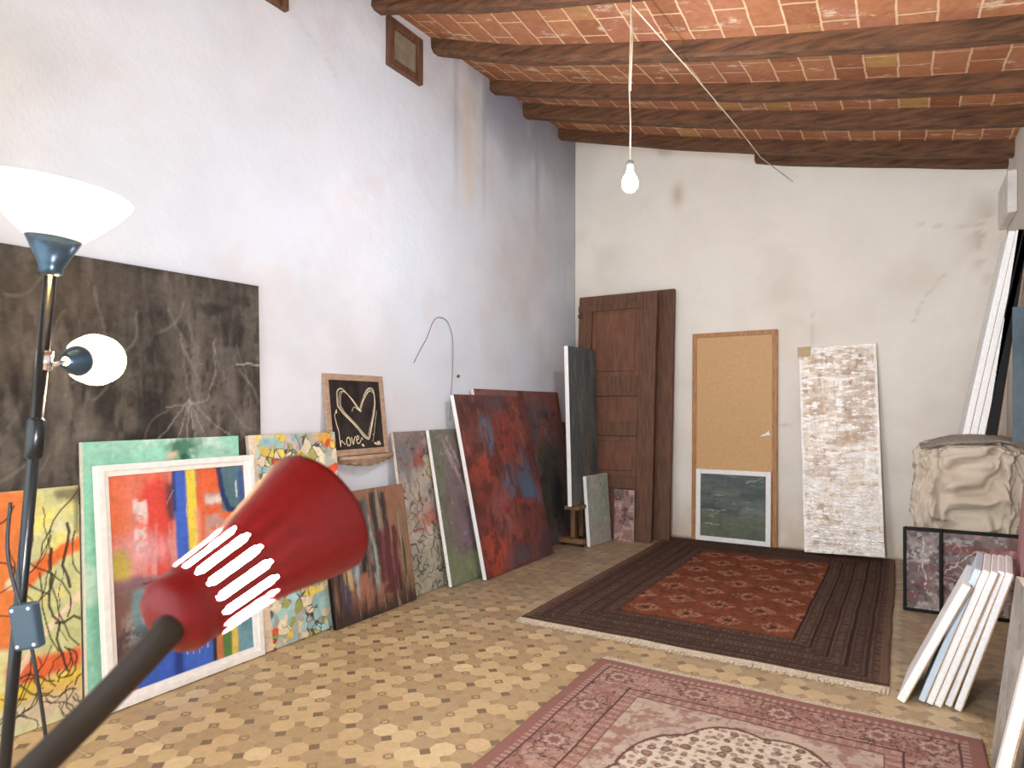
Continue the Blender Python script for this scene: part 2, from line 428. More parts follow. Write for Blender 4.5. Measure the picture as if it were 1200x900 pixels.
# --- ceiling of terracotta tiles
def ceil_mat():
    m, nt, b = _mat('terracotta_ceiling_tiles')
    geo = nnode(nt, 'ShaderNodeNewGeometry')
    sep = nnode(nt, 'ShaderNodeSeparateXYZ'); nt.links.new(geo.outputs['Position'], sep.inputs[0])
    cmb = nnode(nt, 'ShaderNodeCombineXYZ')
    nt.links.new(mth(nt, 'ADD', sep.outputs[1], .12), cmb.inputs[0]); nt.links.new(mth(nt, 'ADD', sep.outputs[0], 10), cmb.inputs[1])
    wob = nnode(nt, 'ShaderNodeTexNoise'); wob.inputs['Scale'].default_value = 7; nt.links.new(geo.outputs['Position'], wob.inputs['Vector'])
    vm = nnode(nt, 'ShaderNodeVectorMath', operation='MULTIPLY_ADD')
    nt.links.new(wob.outputs['Color'], vm.inputs[0]); vm.inputs[1].default_value = (.018, .018, 0); nt.links.new(cmb.outputs[0], vm.inputs[2])
    br = nnode(nt, 'ShaderNodeTexBrick'); nt.links.new(vm.outputs[0], br.inputs['Vector'])
    br.inputs['Scale'].default_value = 1; br.inputs['Brick Width'].default_value = .36; br.inputs['Row Height'].default_value = .175
    br.inputs['Mortar Size'].default_value = .007; br.inputs['Mortar Smooth'].default_value = .3; br.inputs['Bias'].default_value = 0.
    br.inputs['Color1'].default_value = L4((184, 116, 74)); br.inputs['Color2'].default_value = L4((152, 78, 48)); br.inputs['Mortar'].default_value = L4((222, 184, 144))
    # odd yellower tiles
    iy = mth(nt, 'FLOOR', mth(nt, 'DIVIDE', mth(nt, 'ADD', sep.outputs[0], 10), .175))
    sx = mth(nt, 'FLOOR', mth(nt, 'DIVIDE', mth(nt, 'ADD', mth(nt, 'ADD', sep.outputs[1], .12), mth(nt, 'MULTIPLY', mth(nt, 'MODULO', iy, 2.0), .18)), .36))
    cc = nnode(nt, 'ShaderNodeCombineXYZ'); nt.links.new(iy, cc.inputs[0]); nt.links.new(sx, cc.inputs[1])
    wn = nnode(nt, 'ShaderNodeTexWhiteNoise', noise_dimensions='3D'); nt.links.new(cc.outputs[0], wn.inputs['Vector'])
    var = ramp(nt, wn.outputs['Value'], [(0, (152, 98, 68)), (.3, (174, 116, 80)), (.6, (186, 128, 90)), (.82, (170, 112, 86)), (.94, (188, 144, 88)), (1, (194, 150, 92))])
    base = mixc(nt, br.outputs['Fac'], var, br.inputs['Mortar'].default_value[:] and L4((226, 190, 150)))
    sp = tex_noise(nt, 4.5, 7, .72, (1, 2.2, 1))
    base = mixc(nt, ramp(nt, sp, [(.57, (0, 0, 0, 1)), (.66, (.85, .85, .85, 1))]), base, L4((228, 204, 174)))
    base = mixc(nt, 1., base, ramp(nt, tex_noise(nt, 16, 6, .7), [(.25, (.72, .68, .64, 1)), (.65, (1, 1, 1, 1))]), 'MULTIPLY')
    nt.links.new(base, b.inputs['Base Color']); b.inputs['Roughness'].default_value = .85; b.inputs['Specular IOR Level'].default_value = .2
    bump(nt, b, mth(nt, 'ADD', mth(nt, 'MULTIPLY', br.outputs['Fac'], -.6), tex_noise(nt, 20, 5, .6)), .35, .02)
    return m
gx = np.linspace(XL - .1, XR + .1, 60); gy = np.linspace(YB, YF + .1, 60)
GX, GY = np.meshgrid(gx, gy)
P = np.stack([GX, GY, tile_z(GX, GY)], -1)
o = link('ceiling', grid_mesh('ceiling', P, None, flip=True), ceil_mat())
s = o.modifiers.new('thick', 'SOLIDIFY'); s.thickness = .08; s.offset = -1
struct(o)

# --- beams, each a sagging rough timber
def beam(Y, x0, x1, h, w, seed, drop=0.):
    r = random.Random(seed); bm = bmesh.new(); n = 40; rings = []
    for i in range(n + 1):
        x = x0 + (x1 - x0) * i / n; zt = float(tile_z(x, Y)) + .02 - drop
        j = lambda k: (vn(np.array([x * 2.2]), np.array([k * 7.3 + seed]), seed)[0] - .5) * .022
        zb = float(tile_z(x, Y)) - h - drop
        pts = [(Y - w / 2 + j(1), zt), (Y - w / 2 + j(2), zb + .018 + j(3)), (Y - w / 2 + .02 + j(4), zb + j(5)),
               (Y + w / 2 - .02 + j(6), zb + j(5)), (Y + w / 2 + j(7), zb + .018 + j(8)), (Y + w / 2 + j(9), zt)]
        rings.append([bm.verts.new((x, yy, zz)) for yy, zz in pts])
    for a, c in zip(rings[:-1], rings[1:]):
        for k in range(6):
            bm.faces.new((a[k], a[(k + 1) % 6], c[(k + 1) % 6], c[k]))
    bm.faces.new(rings[0]); bm.faces.new(rings[-1][::-1])
    bmesh.ops.recalc_face_normals(bm, faces=bm.faces)
    me = bpy.data.meshes.new('beam'); bm.to_mesh(me); bm.free()
    return struct(link('beam', me, M['beam']))
for k, (Y, x0, h, w) in enumerate(((-.9, XL, .1, .1), (.1, XL, .1, .1), (.95, XL, .1, .1), (1.8, XL, .1, .1), (2.6, XL, .1, .1), (3.33, XL, .09, .11), (3.98, XL, .10, .11), (4.80, XL, .105, .11), (5.37, XL, .12, .11), (6.11, XL, .11, .11), (6.41, -1.2, .115, .1))):
    beam(Y, x0, XR, h, w, k + 3)

# --- two small wooden hatches high in the left wall
def hatch(n, y0, y1, z0, z1):
    w, h = y1 - y0, z1 - z0
    mw = Matrix.Translation((XL + .035, y0, z0)) @ Matrix.Rotation(PI / 2, 4, 'Z')
    o = thing('window_%d' % n, None, None, mw); o['kind'] = 'structure'
    frame_bars(w, h, .055, .06, bev=.006).build('window_frame', M['old_wood'], o)
    b = MB(); b.box((.05, .03, .05), (w - .05, .04, h - .05)); b.build('window_pane', simple('dusty_pane', (150, 136, 112), .6, var=.1, scale=12), o)
hatch(1, 3.42, 3.79, 3.70, 4.04)
hatch(2, 2.20, 2.56, 3.61, 3.97)

# ================================================================== LEFT WALL
# --- big chalkboard
w_, h_ = 2.0, 1.08
p = Paint(w_, h_, .008, (68, 63, 58), 71)
p.noise((96, 89, 80), 2.5, 2.5, .42, .66, .9).noise((50, 47, 45), 5, 3.5, .48, .66, .8).noise((124, 116, 106), 10, 3, .56, .74, .6).noise((98, 92, 84), 30, 4, .5, .7, .5).noise((44, 41, 40), 24, 9, .58, .7, .5)
p.rect(0, .82, 1, 1, (98, 90, 82), .4, .06, .03); p.rect(.3, .5, .62, .95, (106, 92, 76), .3, .1, .05)
p.squiggle(30, (140, 133, 124), .010, .22, (.3, .2, 1, .95), .6, .32, .35)
for a in (1.9, 1.4, 1.1, 1.65, .7, 2.3):
    p.line([(.79, .42), (.79 + .16 * math.cos(a) / w_ * 1.1, .42 - .2 * math.sin(a) / h_), (.79 + .22 * math.cos(a) / w_ * 1.5, .42 - .32 * math.sin(a) / h_)], .005, (176, 170, 160), .45, .01)
p.line([(.925, .59), (.96, .6), (1.0, .59)], .006, (190, 182, 170), .7, .01)
p.line([(.86, .7), (.865, .55), (.84, .42), (.8, .40), (.72, .38)], .006, (160, 154, 146), .45, .02)
p.rect(.87, .38, .93, .68, (118, 110, 104), .35, .012, .01)
p.ell(.85, .87, .05, .03, (44, 40, 40), .7).ell(.93, .9, .04, .03, (44, 40, 40), .6)
mw = lean(XL + .030, 2.371 - w_, (0, 1), 0, 0, .86) @ Matrix.Rotation(math.radians(-1.0), 4, 'Y')
o = thing('chalkboard', 'large smudged black chalkboard fixed flat on the plaster wall behind the floor lamp', 'chalkboard', mw)
b = MB(); b.box((0, 0, 0), (w_, .016, h_), bev=.002); b.build('board_panel', M['black_frame'], o)
link('chalk_surface', p.mesh('chalk_surface', tex=.3), M['board'], o)

# --- yellow scribbled painting at the frame's edge
p = Paint(.665, .965, .004, (222, 216, 150), 81)
p.noise((200, 205, 150), 6, 6, .45, .65, .8).noise((235, 222, 120), 5, 5, .55, .7, .8).noise((214, 212, 190), 10, 10, .6, .75, .6)
p.rect(.3, .36, .70, 1, (232, 124, 58), .95, .012, .02).rect(.1, .1, .3, 1, (235, 205, 90), .8, .05, .05)
p.line([(.70, .62), (.8, .68), (.92, .73), (1, .74)], .045, (236, 108, 40), .95, .02)
p.rect(.6, .2, 1, .29, (226, 92, 44), .95, .02, .03).rect(.55, .12, 1, .2, (232, 200, 40), .9, .02, .03).rect(.5, 0, 1, .11, (206, 204, 176), .8, .03, .03)
p.ell(.85, .1, .2, .06, (212, 160, 150), .4).line([(.6, .2), (.75, .36), (1, .52)], .02, (240, 214, 190), .9, .01).line([(.62, .62), (.7, .67)], .03, (240, 220, 180), .9, .01)
p.line([(.7, .8), (.85, .9)], .02, (240, 226, 120), .9, .01)
p.rect(.86, .94, 1, 1, (92, 84, 70), .8, .02, .03).rect(.97, .8, 1, 1, (92, 84, 70), .7, .015, .02)
p.squiggle(16, (40, 32, 26), .004, .35, (.64, .25, .98, .95), .85, .9, .45)
p.squiggle(22, (44, 34, 24), .0045, .16, (.66, .06, .98, .22), .2, .9, .9)
p.line([(.93, .84), (.94, .8), (.92, .72), (.9, .66), (.93, .6), (.94, .56)], .009, (52, 34, 28), .95, .006)
p.line([(.84, .74), (.83, .62), (.82, .5), (.84, .45), (.88, .42), (.86, .35), (.92, .2)], .007, (44, 34, 30), .95, .006)
p.line([(.86, .42), (.9, .41), (.96, .43), (1, .41)], .009, (46, 36, 30), .9, .006)
painting('abstract_painting', 'yellow and orange canvas with black scribbles behind the floor lamp pole', lean(-3.005, .755, (0, 1), 2.0, .025), p, .025, 'cream_edge')

# --- pale green canvas behind the white frame
p = Paint(.765, 1.15, .006, (158, 218, 192), 91)
p.noise((132, 204, 176), 5, 4, .45, .7, .8).noise((206, 232, 212), 4, 4, .55, .75, .8)
p.ell(.60, .955, .09, .03, (32, 104, 76), .9, .6, .06, 14).ell(.67, .975, .08, .018, (70, 130, 104), .6, .6, .05, 14).ell(.63, .935, .03, .018, (24, 70, 56), .9).ell(.535, .935, .045, .02, (222, 196, 164), .9).ell(.82, .93, .12, .02, (84, 160, 130), .4)
painting('abstract_painting', 'mint green canvas showing only its top edge behind the white framed painting', lean(-2.98, 1.430, (0, 1), 2.5, .03), p, .03, 'cream_edge')

# --- colourful abstract in a stepped white frame
W, H, K = .785, 1.05, .052
p = Paint(W - 2 * K, H - 2 * K, .0035, (150, 150, 150), 101)
p.rect(-1, .5, .45, 2, (232, 150, 140), 1, .02).rect(-1, .72, .12, 2, (232, 112, 62), .95, .05, .05).ell(.2, .95, .2, .1, (228, 110, 98), .7)
p.rect(-1, .7, .43, 2, (238, 122, 70), .5, .06, .06); p.rect(.24, .45, .42, .97, (224, 66, 52), .9, .03, .03, tex=.42, tfx=26, tfy=5).ell(.31, .86, .1, .1, (226, 64, 50), .9, .4, .05).rect(.38, .76, .44, .94, (70, 56, 66), .85, .02, .02)
p.rect(.15, .6, .24, .88, (238, 226, 220), .85, .012, .02, tex=.42, tfx=14, tfy=24).rect(.06, .55, .4, .68, (232, 170, 176), .6, .06, .05)
p.rect(-1, .5, .12, .64, (196, 180, 60), .9, .04, .04).rect(-1, .44, .55, .51, (140, 100, 112), .9, .02, .02)
p.rect(.435, .44, .525, 2, (64, 106, 206), 1, .012, .006).rect(.425, .8, .45, 2, (36, 50, 110), .8, .01)
p.rect(.53, .44, .60, 2, (242, 214, 48), 1, .010, .006).rect(.6, .3, 1, 2, (234, 104, 48), 1, .012, .02).rect(.58, .55, .63, .8, (240, 160, 130), .6, .02)
p.rect(.66, .6, .84, .88, (196, 160, 150), .85, .02, .02, tex=.45, tfx=10, tfy=30).rect(.67, .82, .86, .86, (240, 224, 214), .8, .012, .02)
p.rect(.80, .76, 1, 2, (84, 120, 128), 1, .015, .015).line([(.79, 1), (.81, .86), (.86, .77), (.95, .75)], .022, (34, 52, 104), .95, .01).rect(.95, .78, 1, .98, (52, 72, 150), .7, .02)
p.rect(-1, .16, .56, .45, (120, 150, 154), 1, .02, .02).rect(-1, .1, .12, .47, (132, 88, 74), .9, .03, .03).rect(.17, .28, .46, .44, (138, 182, 190), .8, .03, .03, tex=.42)
p.rect(-1, .16, .42, .3, (70, 66, 76), .75, .05, .06, tex=.38, tfx=14, tfy=8).rect(.05, .2, .3, .36, (190, 176, 172), .5, .03, .03, tex=.55, tfx=30, tfy=30)
p.rect(.5, .28, .62, .5, (86, 96, 92), .85, .03, .03).rect(.12, -1, .67, .17, (58, 100, 200), 1, .015, .015).rect(.38, -1, .44, .2, (26, 46, 124), .8, .02).rect(.46, -1, .66, .2, (66, 112, 212), .7, .02)
for i in range(14):
    x = .45 + .015 * i + .004 * (i % 3); p.line([(x, .16), (x + .003, .16 - .03 - .07 * ((i * 37) % 10) / 10)], .004, (214, 222, 240), .75)
p.rect(-1, -1, .11, .06, (214, 92, 58), .9, .02, .02).rect(.665, -1, .70, .36, (44, 40, 48), .95, .01)
p.rect(.70, -1, .77, .34, (222, 124, 66), .95, .01).rect(.745, -1, .85, .36, (86, 132, 66), .95, .012).rect(.82, -1, .875, .4, (236, 206, 84), .95, .01).rect(.872, -1, 2, .5, (116, 166, 180), .95, .012).rect(.9, .1, 2, .24, (90, 140, 158), .6, .03)
p.rect(.2, .3, .35, .42, (214, 220, 218), .6, .03, .04, tex=.5, tfx=30, tfy=40).squiggle(5, (244, 238, 232), .0025, .08, (.3, .5, .95, .9), .9, .6, .3)
p.line([(.93, .83), (.93, .92)], .006, (226, 232, 232), .8, .01).line([(.2, .475), (.3, .48), (.38, .49)], .008, (50, 44, 50), .7, .02)
p.mute(0.06, 1)
framed('framed_painting', 'large bright abstract in a stepped white frame standing behind the red lamp', lean(-2.886, 1.462, (0, 1), 5.3, .035), W, H, K, .035, p, 'white_frame', lip=.012)

# --- mosaic-like painting
def voronoi(p, n, cols, seed, line=.0045, lcol=(40, 38, 34), jit=.02, asp=1.0):
    r = np.random.default_rng(seed)
    px = r.random(n) * p.w; py = r.random(n) * p.h
    x, y = p.X * p.w, p.Y * p.h
    x = x + jit * (fbm(x * 25, y * 25, seed) - .5); y = y + jit * (fbm(x * 25 + 7, y * 25, seed + 1) - .5)
    d1 = np.full(x.shape, 9.); d2 = d1.copy(); idx = np.zeros(x.shape, int)
    for i in range(n):
        d = np.hypot((x - px[i]) * asp, y - py[i])
        m = d < d1
        d2 = np.where(m, d1, np.minimum(d2, d)); idx = np.where(m, i, idx); d1 = np.where(m, d, d1)
    ci = r.choice(len(cols), n, p=np.array([c[1] for c in cols]) / sum(c[1] for c in cols))
    pal = lin(np.array([c[0] for c in cols], float))[ci] * (0.85 + .3 * r.random((n, 1)))
    p.c[:] = pal[idx]
    lm = (1 - sm(line * .4, line * 1.3, d2 - d1)) * sm(.42, .56, fbm(x * 9, y * 9, seed + 5))
    p.put(lm * .9, lcol)
p = Paint(.62, 1.155, .0035, (200, 200, 180), 121)
voronoi(p, 420, [((168, 206, 204), 5), ((236, 208, 100), 2.2), ((172, 176, 104), 2), ((178, 180, 168), 3), ((228, 92, 58), .9), ((236, 222, 190), 2.5), ((206, 190, 186), 1.2)], 5)
p.rect(-1, -1, .075, 2, (232, 214, 186), .95, .008, .004).squiggle(26, (150, 120, 96), .003, .05, (.01, 0, .07, 1), .2, .5)
p.rect(.1, .95, .3, .985, (148, 196, 204), .9, .01).ell(.84, .955, .12, .028, (240, 178, 62), .9, .4).ell(.87, .945, .05, .016, (226, 72, 40), .95, .3).rect(.5, .985, .9, 1, (200, 170, 130), .7, .02)
p.squiggle(36, (42, 40, 36), .0035, .09, (.1, 0, 1, 1), .4, .85, .9)
painting('mosaic_painting', 'mosaic-like canvas of aqua, yellow and red patches under the heart slate', lean(-2.89, 2.262, (0, 1), 7.3, .03), p, .03, 'cream_edge')

# --- dripping vertical streaks
p = Paint(.722, .785, .0035, (120, 86, 70), 131)
p.noise((168, 116, 84), 14, 2, .4, .65, .9).rect(-1, .78, 2, 2, (170, 112, 78), .8, .12, .05)
for (x0, x1, y0, y1, c, a) in ((.0, .10, -1, .9, (52, 46, 52), .95), (.1, .2, 0, .75, (96, 84, 96), .9), (.15, .24, .25, .6, (226, 176, 62), .95), (.20, .33, .3, .85, (132, 170, 188), .95), (.27, .32, .15, .6, (186, 202, 204), .7),
        (.33, .46, .3, .92, (48, 52, 58), .95), (.44, .5, .3, .95, (96, 108, 108), .9), (.5, .56, .15, .8, (168, 186, 178), .9), (.55, .60, .5, .97, (52, 56, 52), .95), (.6, .66, .62, .98, (150, 156, 138), .8), (.68, .74, .55, .95, (58, 54, 50), .9),
        (.58, .84, .12, .66, (112, 48, 58), .95), (.62, .66, .2, .6, (140, 76, 84), .7), (.86, .93, .1, .8, (150, 132, 100), .8), (.93, 1, 0, .98, (168, 124, 84), .8), (.3, .42, .1, .34, (190, 116, 92), .8), (.46, .5, .1, .4, (70, 60, 66), .8), (.1, .2, .05, .3, (84, 74, 104), .8)):
    p.rect(x0, y0, x1, y1, c, a, .02, .018, 22, tex=.36, tfx=40, tfy=3)
p.rect(-1, -1, 2, .12, (60, 46, 40), .85, .1, .05).ell(.45, .16, .16, .10, (176, 116, 88), .6, .8, .12, 30).noise((206, 180, 150), 60, 3, .70, .78, .5).noise((40, 34, 34), 46, 3, .62, .74, .7)
p.mute(0.2, 0.85)
painting('abstract_painting', 'dark brown canvas of dripping vertical streaks in front of the mosaic painting', lean(-2.825, 2.698, (0, 1), 9.3, .03), p, .03, 'black_frame', mat='paint_gloss')

# --- mottled pink-grey painting
p = Paint(.76, 1.14, .004, (182, 168, 150), 141)
p.noise((150, 140, 132), 8, 6, .42, .62, .9).noise((206, 192, 168), 7, 5, .5, .7, .8).rect(-1, .8, 2, 2, (136, 112, 108), .8, .1, .06).noise((116, 96, 100), 10, 10, .58, .72, .5).noise((196, 140, 120), 4, 4, .56, .7, .7)
p.rect(-1, -1, 2, .3, (166, 168, 132), .7, .12, .06).noise((196, 190, 128), 6, 6, .6, .74, .6).rect(-1, .75, .2, .95, (112, 118, 120), .6, .06, .05)
p.squiggle(13, (168, 62, 48), .010, .12, (.15, .35, .6, .9), .6, .85, .6).ell(.33, .82, .06, .07, (176, 62, 46), .9, .5, .08, 16).ell(.4, .44, .12, .05, (190, 80, 60), .7, .5, .08)
p.squiggle(46, (54, 56, 58), .0055, .14, (0, 0, .8, .62), .5, .8, .9).squiggle(20, (48, 46, 50), .007, .12, (0, .02, .5, .32), .5, .85, .9).noise((60, 56, 56), 22, 22, .66, .74, .7)
p.mute(0.3, 0.95)
painting('abstract_painting', 'grey-pink mottled canvas with red and black marks next to the heart slate', lean(-2.868, 3.435, (0, 1), 9.2, .025), p, .025, 'cream_edge')

# --- green and mauve canvas with white edge
p = Paint(.62, 1.15, .005, (120, 118, 106), 151)
p.rect(-1, -1, .25, 2, (112, 122, 92), .9, .15, .06).ell(.45, .45, .35, .4, (128, 104, 110), .85, .6, .1).line([(.2, .96), (.35, .8), (.5, .62), (.55, .5)], .035, (184, 160, 154), .7, .05).line([(.3, .95), (.5, .75)], .018, (196, 176, 166), .5, .05)
p.rect(-1, -1, 2, .18, (126, 140, 98), .85, .08, .05).ell(.45, .3, .2, .08, (140, 116, 132), .7, .6, .1).rect(-1, .9, 2, 2, (112, 106, 96), .6, .06).noise((84, 80, 78), 8, 8, .56, .74, .4).ell(.5, .1, .14, .06, (150, 162, 118), .6).noise((166, 150, 150), 20, 20, .66, .78, .5)
p.mute(0.15, 0.95)
painting('abstract_painting', 'soft green and mauve canvas with a bare white side, beside the red canvas', lean(-2.79, 3.776, (.02, 1), 11.0, .03), p, .03, 'white_edge')

# --- big red canvas
p = Paint(1.06, 1.43, .006, (126, 62, 52), 161)
p.noise((110, 50, 44), 3, 3, .42, .65, .8).noise((162, 76, 52), 3.5, 3.5, .52, .72, .8)
p.ell(.35, .97, .4, .04, (92, 70, 78), .55, .7).ell(.55, .95, .1, .06, (96, 82, 96), .7, .7)
p.ell(.34, .78, .10, .09, (82, 112, 134), .95, .6, .04).ell(.36, .72, .05, .06, (98, 136, 158), .7, .6)
p.ell(.52, .47, .10, .1, (86, 112, 138), .9, .6, .04).ell(.80, .45, .12, .14, (70, 110, 140), .95, .6, .05).ell(.87, .37, .09, .06, (78, 124, 154), .7, .6).ell(.78, .62, .06, .08, (96, 88, 108), .6, .6)
p.ell(.2, .55, .18, .14, (178, 64, 32), .7, .7).ell(.58, .75, .14, .14, (166, 52, 36), .7, .7).ell(.22, .12, .2, .13, (196, 68, 30), .9, .7).ell(.38, .33, .14, .14, (172, 84, 82), .85, .6).ell(.75, .26, .2, .1, (128, 56, 54), .8, .6).line([(.4, .33), (.6, .37), (.85, .33), (.97, .22)], .05, (156, 46, 34), .7, .08)
p.noise((84, 38, 36), 9, 9, .54, .70, .6).noise((176, 92, 66), 24, 7, .60, .74, .5).noise((64, 40, 44), 30, 10, .62, .76, .4)
p.ell(.5, .05, .2, .06, (92, 84, 96), .8, .7).rect(.8, -1, 2, .18, (74, 66, 82), .8, .1, .06).rect(.9, -1, 2, 1, (96, 44, 46), .5, .08).noise((98, 70, 80), 6, 6, .58, .76, .4)
p.mute(0.18, 0.88)
painting('abstract_painting', 'large rust-red canvas with hazy blue patches leaning on the white wall', lean(-2.68, 4.062, (.01, 1), 12.6, .035), p, .035, 'white_edge')

# --- mauve and rust canvas behind it
p = Paint(1.52, 1.47, .007, (128, 96, 94), 171)
p.noise((110, 90, 94), 6, 6, .42, .62, .9).noise((160, 84, 66), 3, 3, .5, .66, .8).noise((176, 150, 146), 12, 4, .6, .74, .6).rect(-1, .93, 2, 2, (150, 84, 72), .8, .03, .03).rect(.83, .6, 2, 2, (158, 78, 62), .8, .05, .05)
p.rect(.6, .1, .9, .66, (76, 80, 66), .85, .08, .06).noise((58, 50, 54), 8, 8, .58, .7, .6).squiggle(14, (140, 138, 120), .004, .12, (.6, .2, .95, .65), .3, .5, .8).ell(.85, .3, .1, .16, (44, 48, 60), .8, .6)
p.ell(.93, .4, .06, .3, (120, 104, 96), .7, .6)
p.mute(0.3, 0.95)
painting('abstract_painting', 'mauve and rust canvas, tallest on the left wall, peeking out behind the red one', lean(-2.835, 4.43, (0, 1), 8.6, .03), p, .03, 'cream_edge')

# --- love slate on its wooden ledge
b = MB()
n = 24; rings = []
for i in range(n + 1):
    y = 2.93 + .50 * i / n; d = .075 * math.sin(PI * min(1, max(0, .12 + .76 * i / n))) + .012; zb = .93 + .014 * math.cos(2 * PI * i / n) + .006 * math.sin(i * 1.9)
    rings.append([b.bm.verts.new(q) for q in ((XL, y, .992), (XL + d + .02, y, .992), (XL + d + .024, y, .972), (XL + d, y, zb + .006), (XL, y, zb))])
for a, c in zip(rings[:-1], rings[1:]):
    for k in range(5): b.bm.faces.new((a[k], a[(k + 1) % 5], c[(k + 1) % 5], c[k]))
b.bm.faces.new(rings[0]); b.bm.faces.new(rings[-1][::-1])
tag(b.build('wall_ledge', M['fawn_wood']), 'short live-edge wooden ledge fixed on the white wall, carrying the heart slate', 'shelf')
W, H, K = .535, .525, .04
p = Paint(W - 2 * K, H - 2 * K, .002, (44, 38, 36), 181)
p.noise((62, 54, 50), 10, 3, .45, .7, .8).noise((36, 30, 30), 5, 5, .5, .7, .6)
def heart(dx, dy, s, jit, ph):
    pts = [(.145, .62), (.14, .74), (.16, .84), (.22, .875), (.30, .84), (.42, .72), (.52, .60), (.56, .555), (.57, .60), (.62, .70), (.70, .82), (.77, .885), (.84, .90), (.88, .85), (.89, .74), (.875, .6), (.83, .45), (.78, .33), (.73, .2), (.69, .13), (.6, .17), (.48, .3), (.34, .43), (.22, .53), (.145, .62)]
    r = random.Random(ph)
    return [(.52 + (x - .52) * s + dx + r.uniform(-jit, jit), .52 + (y - .52) * s + dy + r.uniform(-jit, jit)) for x, y in pts]
def smooth(pts, n=6):
    q = [Vector(t + (0,)) for t in pts]; out = []
    for i in range(len(q) - 1):
        a, b_, c, d = q[max(i - 1, 0)], q[i], q[i + 1], q[min(i + 2, len(q) - 1)]
        for k in range(n):
            t = k / n
            v = .5 * ((2 * b_) + (c - a) * t + (2 * a - 5 * b_ + 4 * c - d) * t * t + (3 * b_ - a - 3 * c + d) * t ** 3)
            out.append((v.x, v.y))
    return out + [pts[-1]]
CH = (236, 220, 184)
for dx, dy, sc, j, ph in ((0, 0, 1, .004, 1), (.012, -.012, .95, .008, 2), (.02, -.004, .9, .008, 3), (-.006, .004, 1.0, .008, 4)):
    p.line(smooth(heart(dx, dy, sc, j, ph)), .0032, CH, .85, .004)
p.line(smooth([(.86, .62), (.82, .48), (.75, .32), (.7, .2)]), .012, CH, .4, .01); p.line(smooth([(.9, .55), (.86, .4), (.82, .25), (.78, .12), (.76, .1)]), .0035, CH, .7, .004)
p.line([(.56, .56), (.555, .57)], .010, CH, 1); p.line(smooth([(.4, .55), (.44, .61), (.48, .6), (.54, .565)]), .0035, CH, .9)
# the word, hand-drawn strokes
p.line(smooth([(.10, .56), (.07, .5), (.07, .45)]), .004, CH, .9); p.line([(.105, .57), (.105, .53)], .006, CH, .9)
p.line(smooth([(.075, .44), (.09, .36), (.12, .26), (.125, .16), (.13, .05)]), .0045, CH, 1); p.line(smooth([(.13, .05), (.15, .13), (.18, .11), (.22, .075)]), .004, CH, 1)
p.line(smooth([(.30, .17), (.265, .16), (.25, .11), (.27, .06), (.31, .06), (.325, .11), (.31, .16), (.28, .175)]), .005, CH, 1)
p.line(smooth([(.35, .17), (.375, .07), (.40, .14), (.425, .18)]), .005, CH, 1)
p.line(smooth([(.44, .125), (.485, .145), (.49, .18), (.46, .185), (.445, .13), (.46, .08), (.5, .085), (.53, .12)]), .005, CH, 1)
p.line(smooth([(.53, .12), (.55, .16), (.57, .13)]), .004, CH, .9); p.line([(.555, .055), (.575, .04)], .010, CH, 1)
for q in ((.84, .06), (.88, .055), (.915, .06), (.87, .08), (.9, .085), (.81, .07)): p.line([q, (q[0] + .012, q[1] - .01)], .009, CH, .95)
p.line([(.79, .2), (.795, .2)], .005, CH, .9)
mw = lean(XL + .075, 2.835, (0, 1), 6.5, .018, .992, roll=0)
o = framed('heart_slate', 'fawn wood framed slate with a chalk heart and a chalked word, on the wall ledge', mw, W, H, K, .018, p, 'fawn_wood', cat='chalkboard', depth=.005, mat='board')

# --- thin wire hooked on the wall and a nail
pts = [(3.71, 1.633), (3.78, 1.73), (3.86, 1.829), (3.943, 1.967), (4.028, 2.004), (4.116, 1.981), (4.17, 1.9), (4.19, 1.8), (4.184, 1.559), (4.165, 1.40), (4.15, 1.2)]
tag(MB().tube([(XL + .012, y, z) for y, z in smooth(pts)], .0035, 8).build('wall_wire', M['grey_cable']), 'thin grey wire bent in an arch on the white wall above the red canvas', 'wire')
b = MB(); b.tube([(XL - .01, 4.262, 1.556), (XL + .014, 4.262, 1.556)], .006, 10); b.tube([(XL + .012, 4.262, 1.556), (XL + .018, 4.262, 1.556)], .014, 12)
tag(b.build('wall_nail', simple('rusty_nail', (120, 92, 64), .6)), 'rusty nail head in the white wall above the red canvas', 'nail')

# ================================================================== FAR CORNER
# --- narrow wooden frame against the side wall and a low easel stand
def part(o, name, m, *boxes, bev=.004):
    b = MB()
    for lo, hi in boxes: b.box(lo, hi, bev=bev)
    return b.build(name, M[m], o)
o = thing('wooden_frame', 'narrow brown wooden frame leaning in the far left corner between mauve canvas and door leaf', 'wooden frame', lean(-3.0, 6.03, (0, 1), 2.6, .04))
part(o, 'upright', 'easel_wood', ((0, 0, 0), (.09, .035, 1.15))); part(o, 'upright', 'easel_wood', ((.20, 0, 0), (.25, .035, 1.13)))
part(o, 'crossbar', 'easel_wood', ((.09, .005, .10), (.20, .03, .16))); part(o, 'crossbar', 'easel_wood', ((.09, .005, 1.02), (.20, .03, 1.08)))
o = thing('easel', 'low brown wooden easel stand on casters carrying the tall grey-green canvas', 'easel', Matrix.Translation((-2.75, 5.75, 0)))
part(o, 'foot', 'easel_wood', ((-.06, .14, .03), (.20, .20, .075))); part(o, 'foot', 'easel_wood', ((-.06, -.26, .03), (.20, -.20, .075)))
part(o, 'crossbar', 'easel_wood', ((-.04, -.20, .035), (.02, .14, .07))); part(o, 'mast', 'easel_wood', ((.01, -.14, .04), (.055, -.08, 1.75)))
part(o, 'mast', 'easel_wood', ((.01, .04, .04), (.055, .10, 1.75))); part(o, 'tray', 'easel_wood', ((.055, -.36, .36), (.20, .18, .395)))
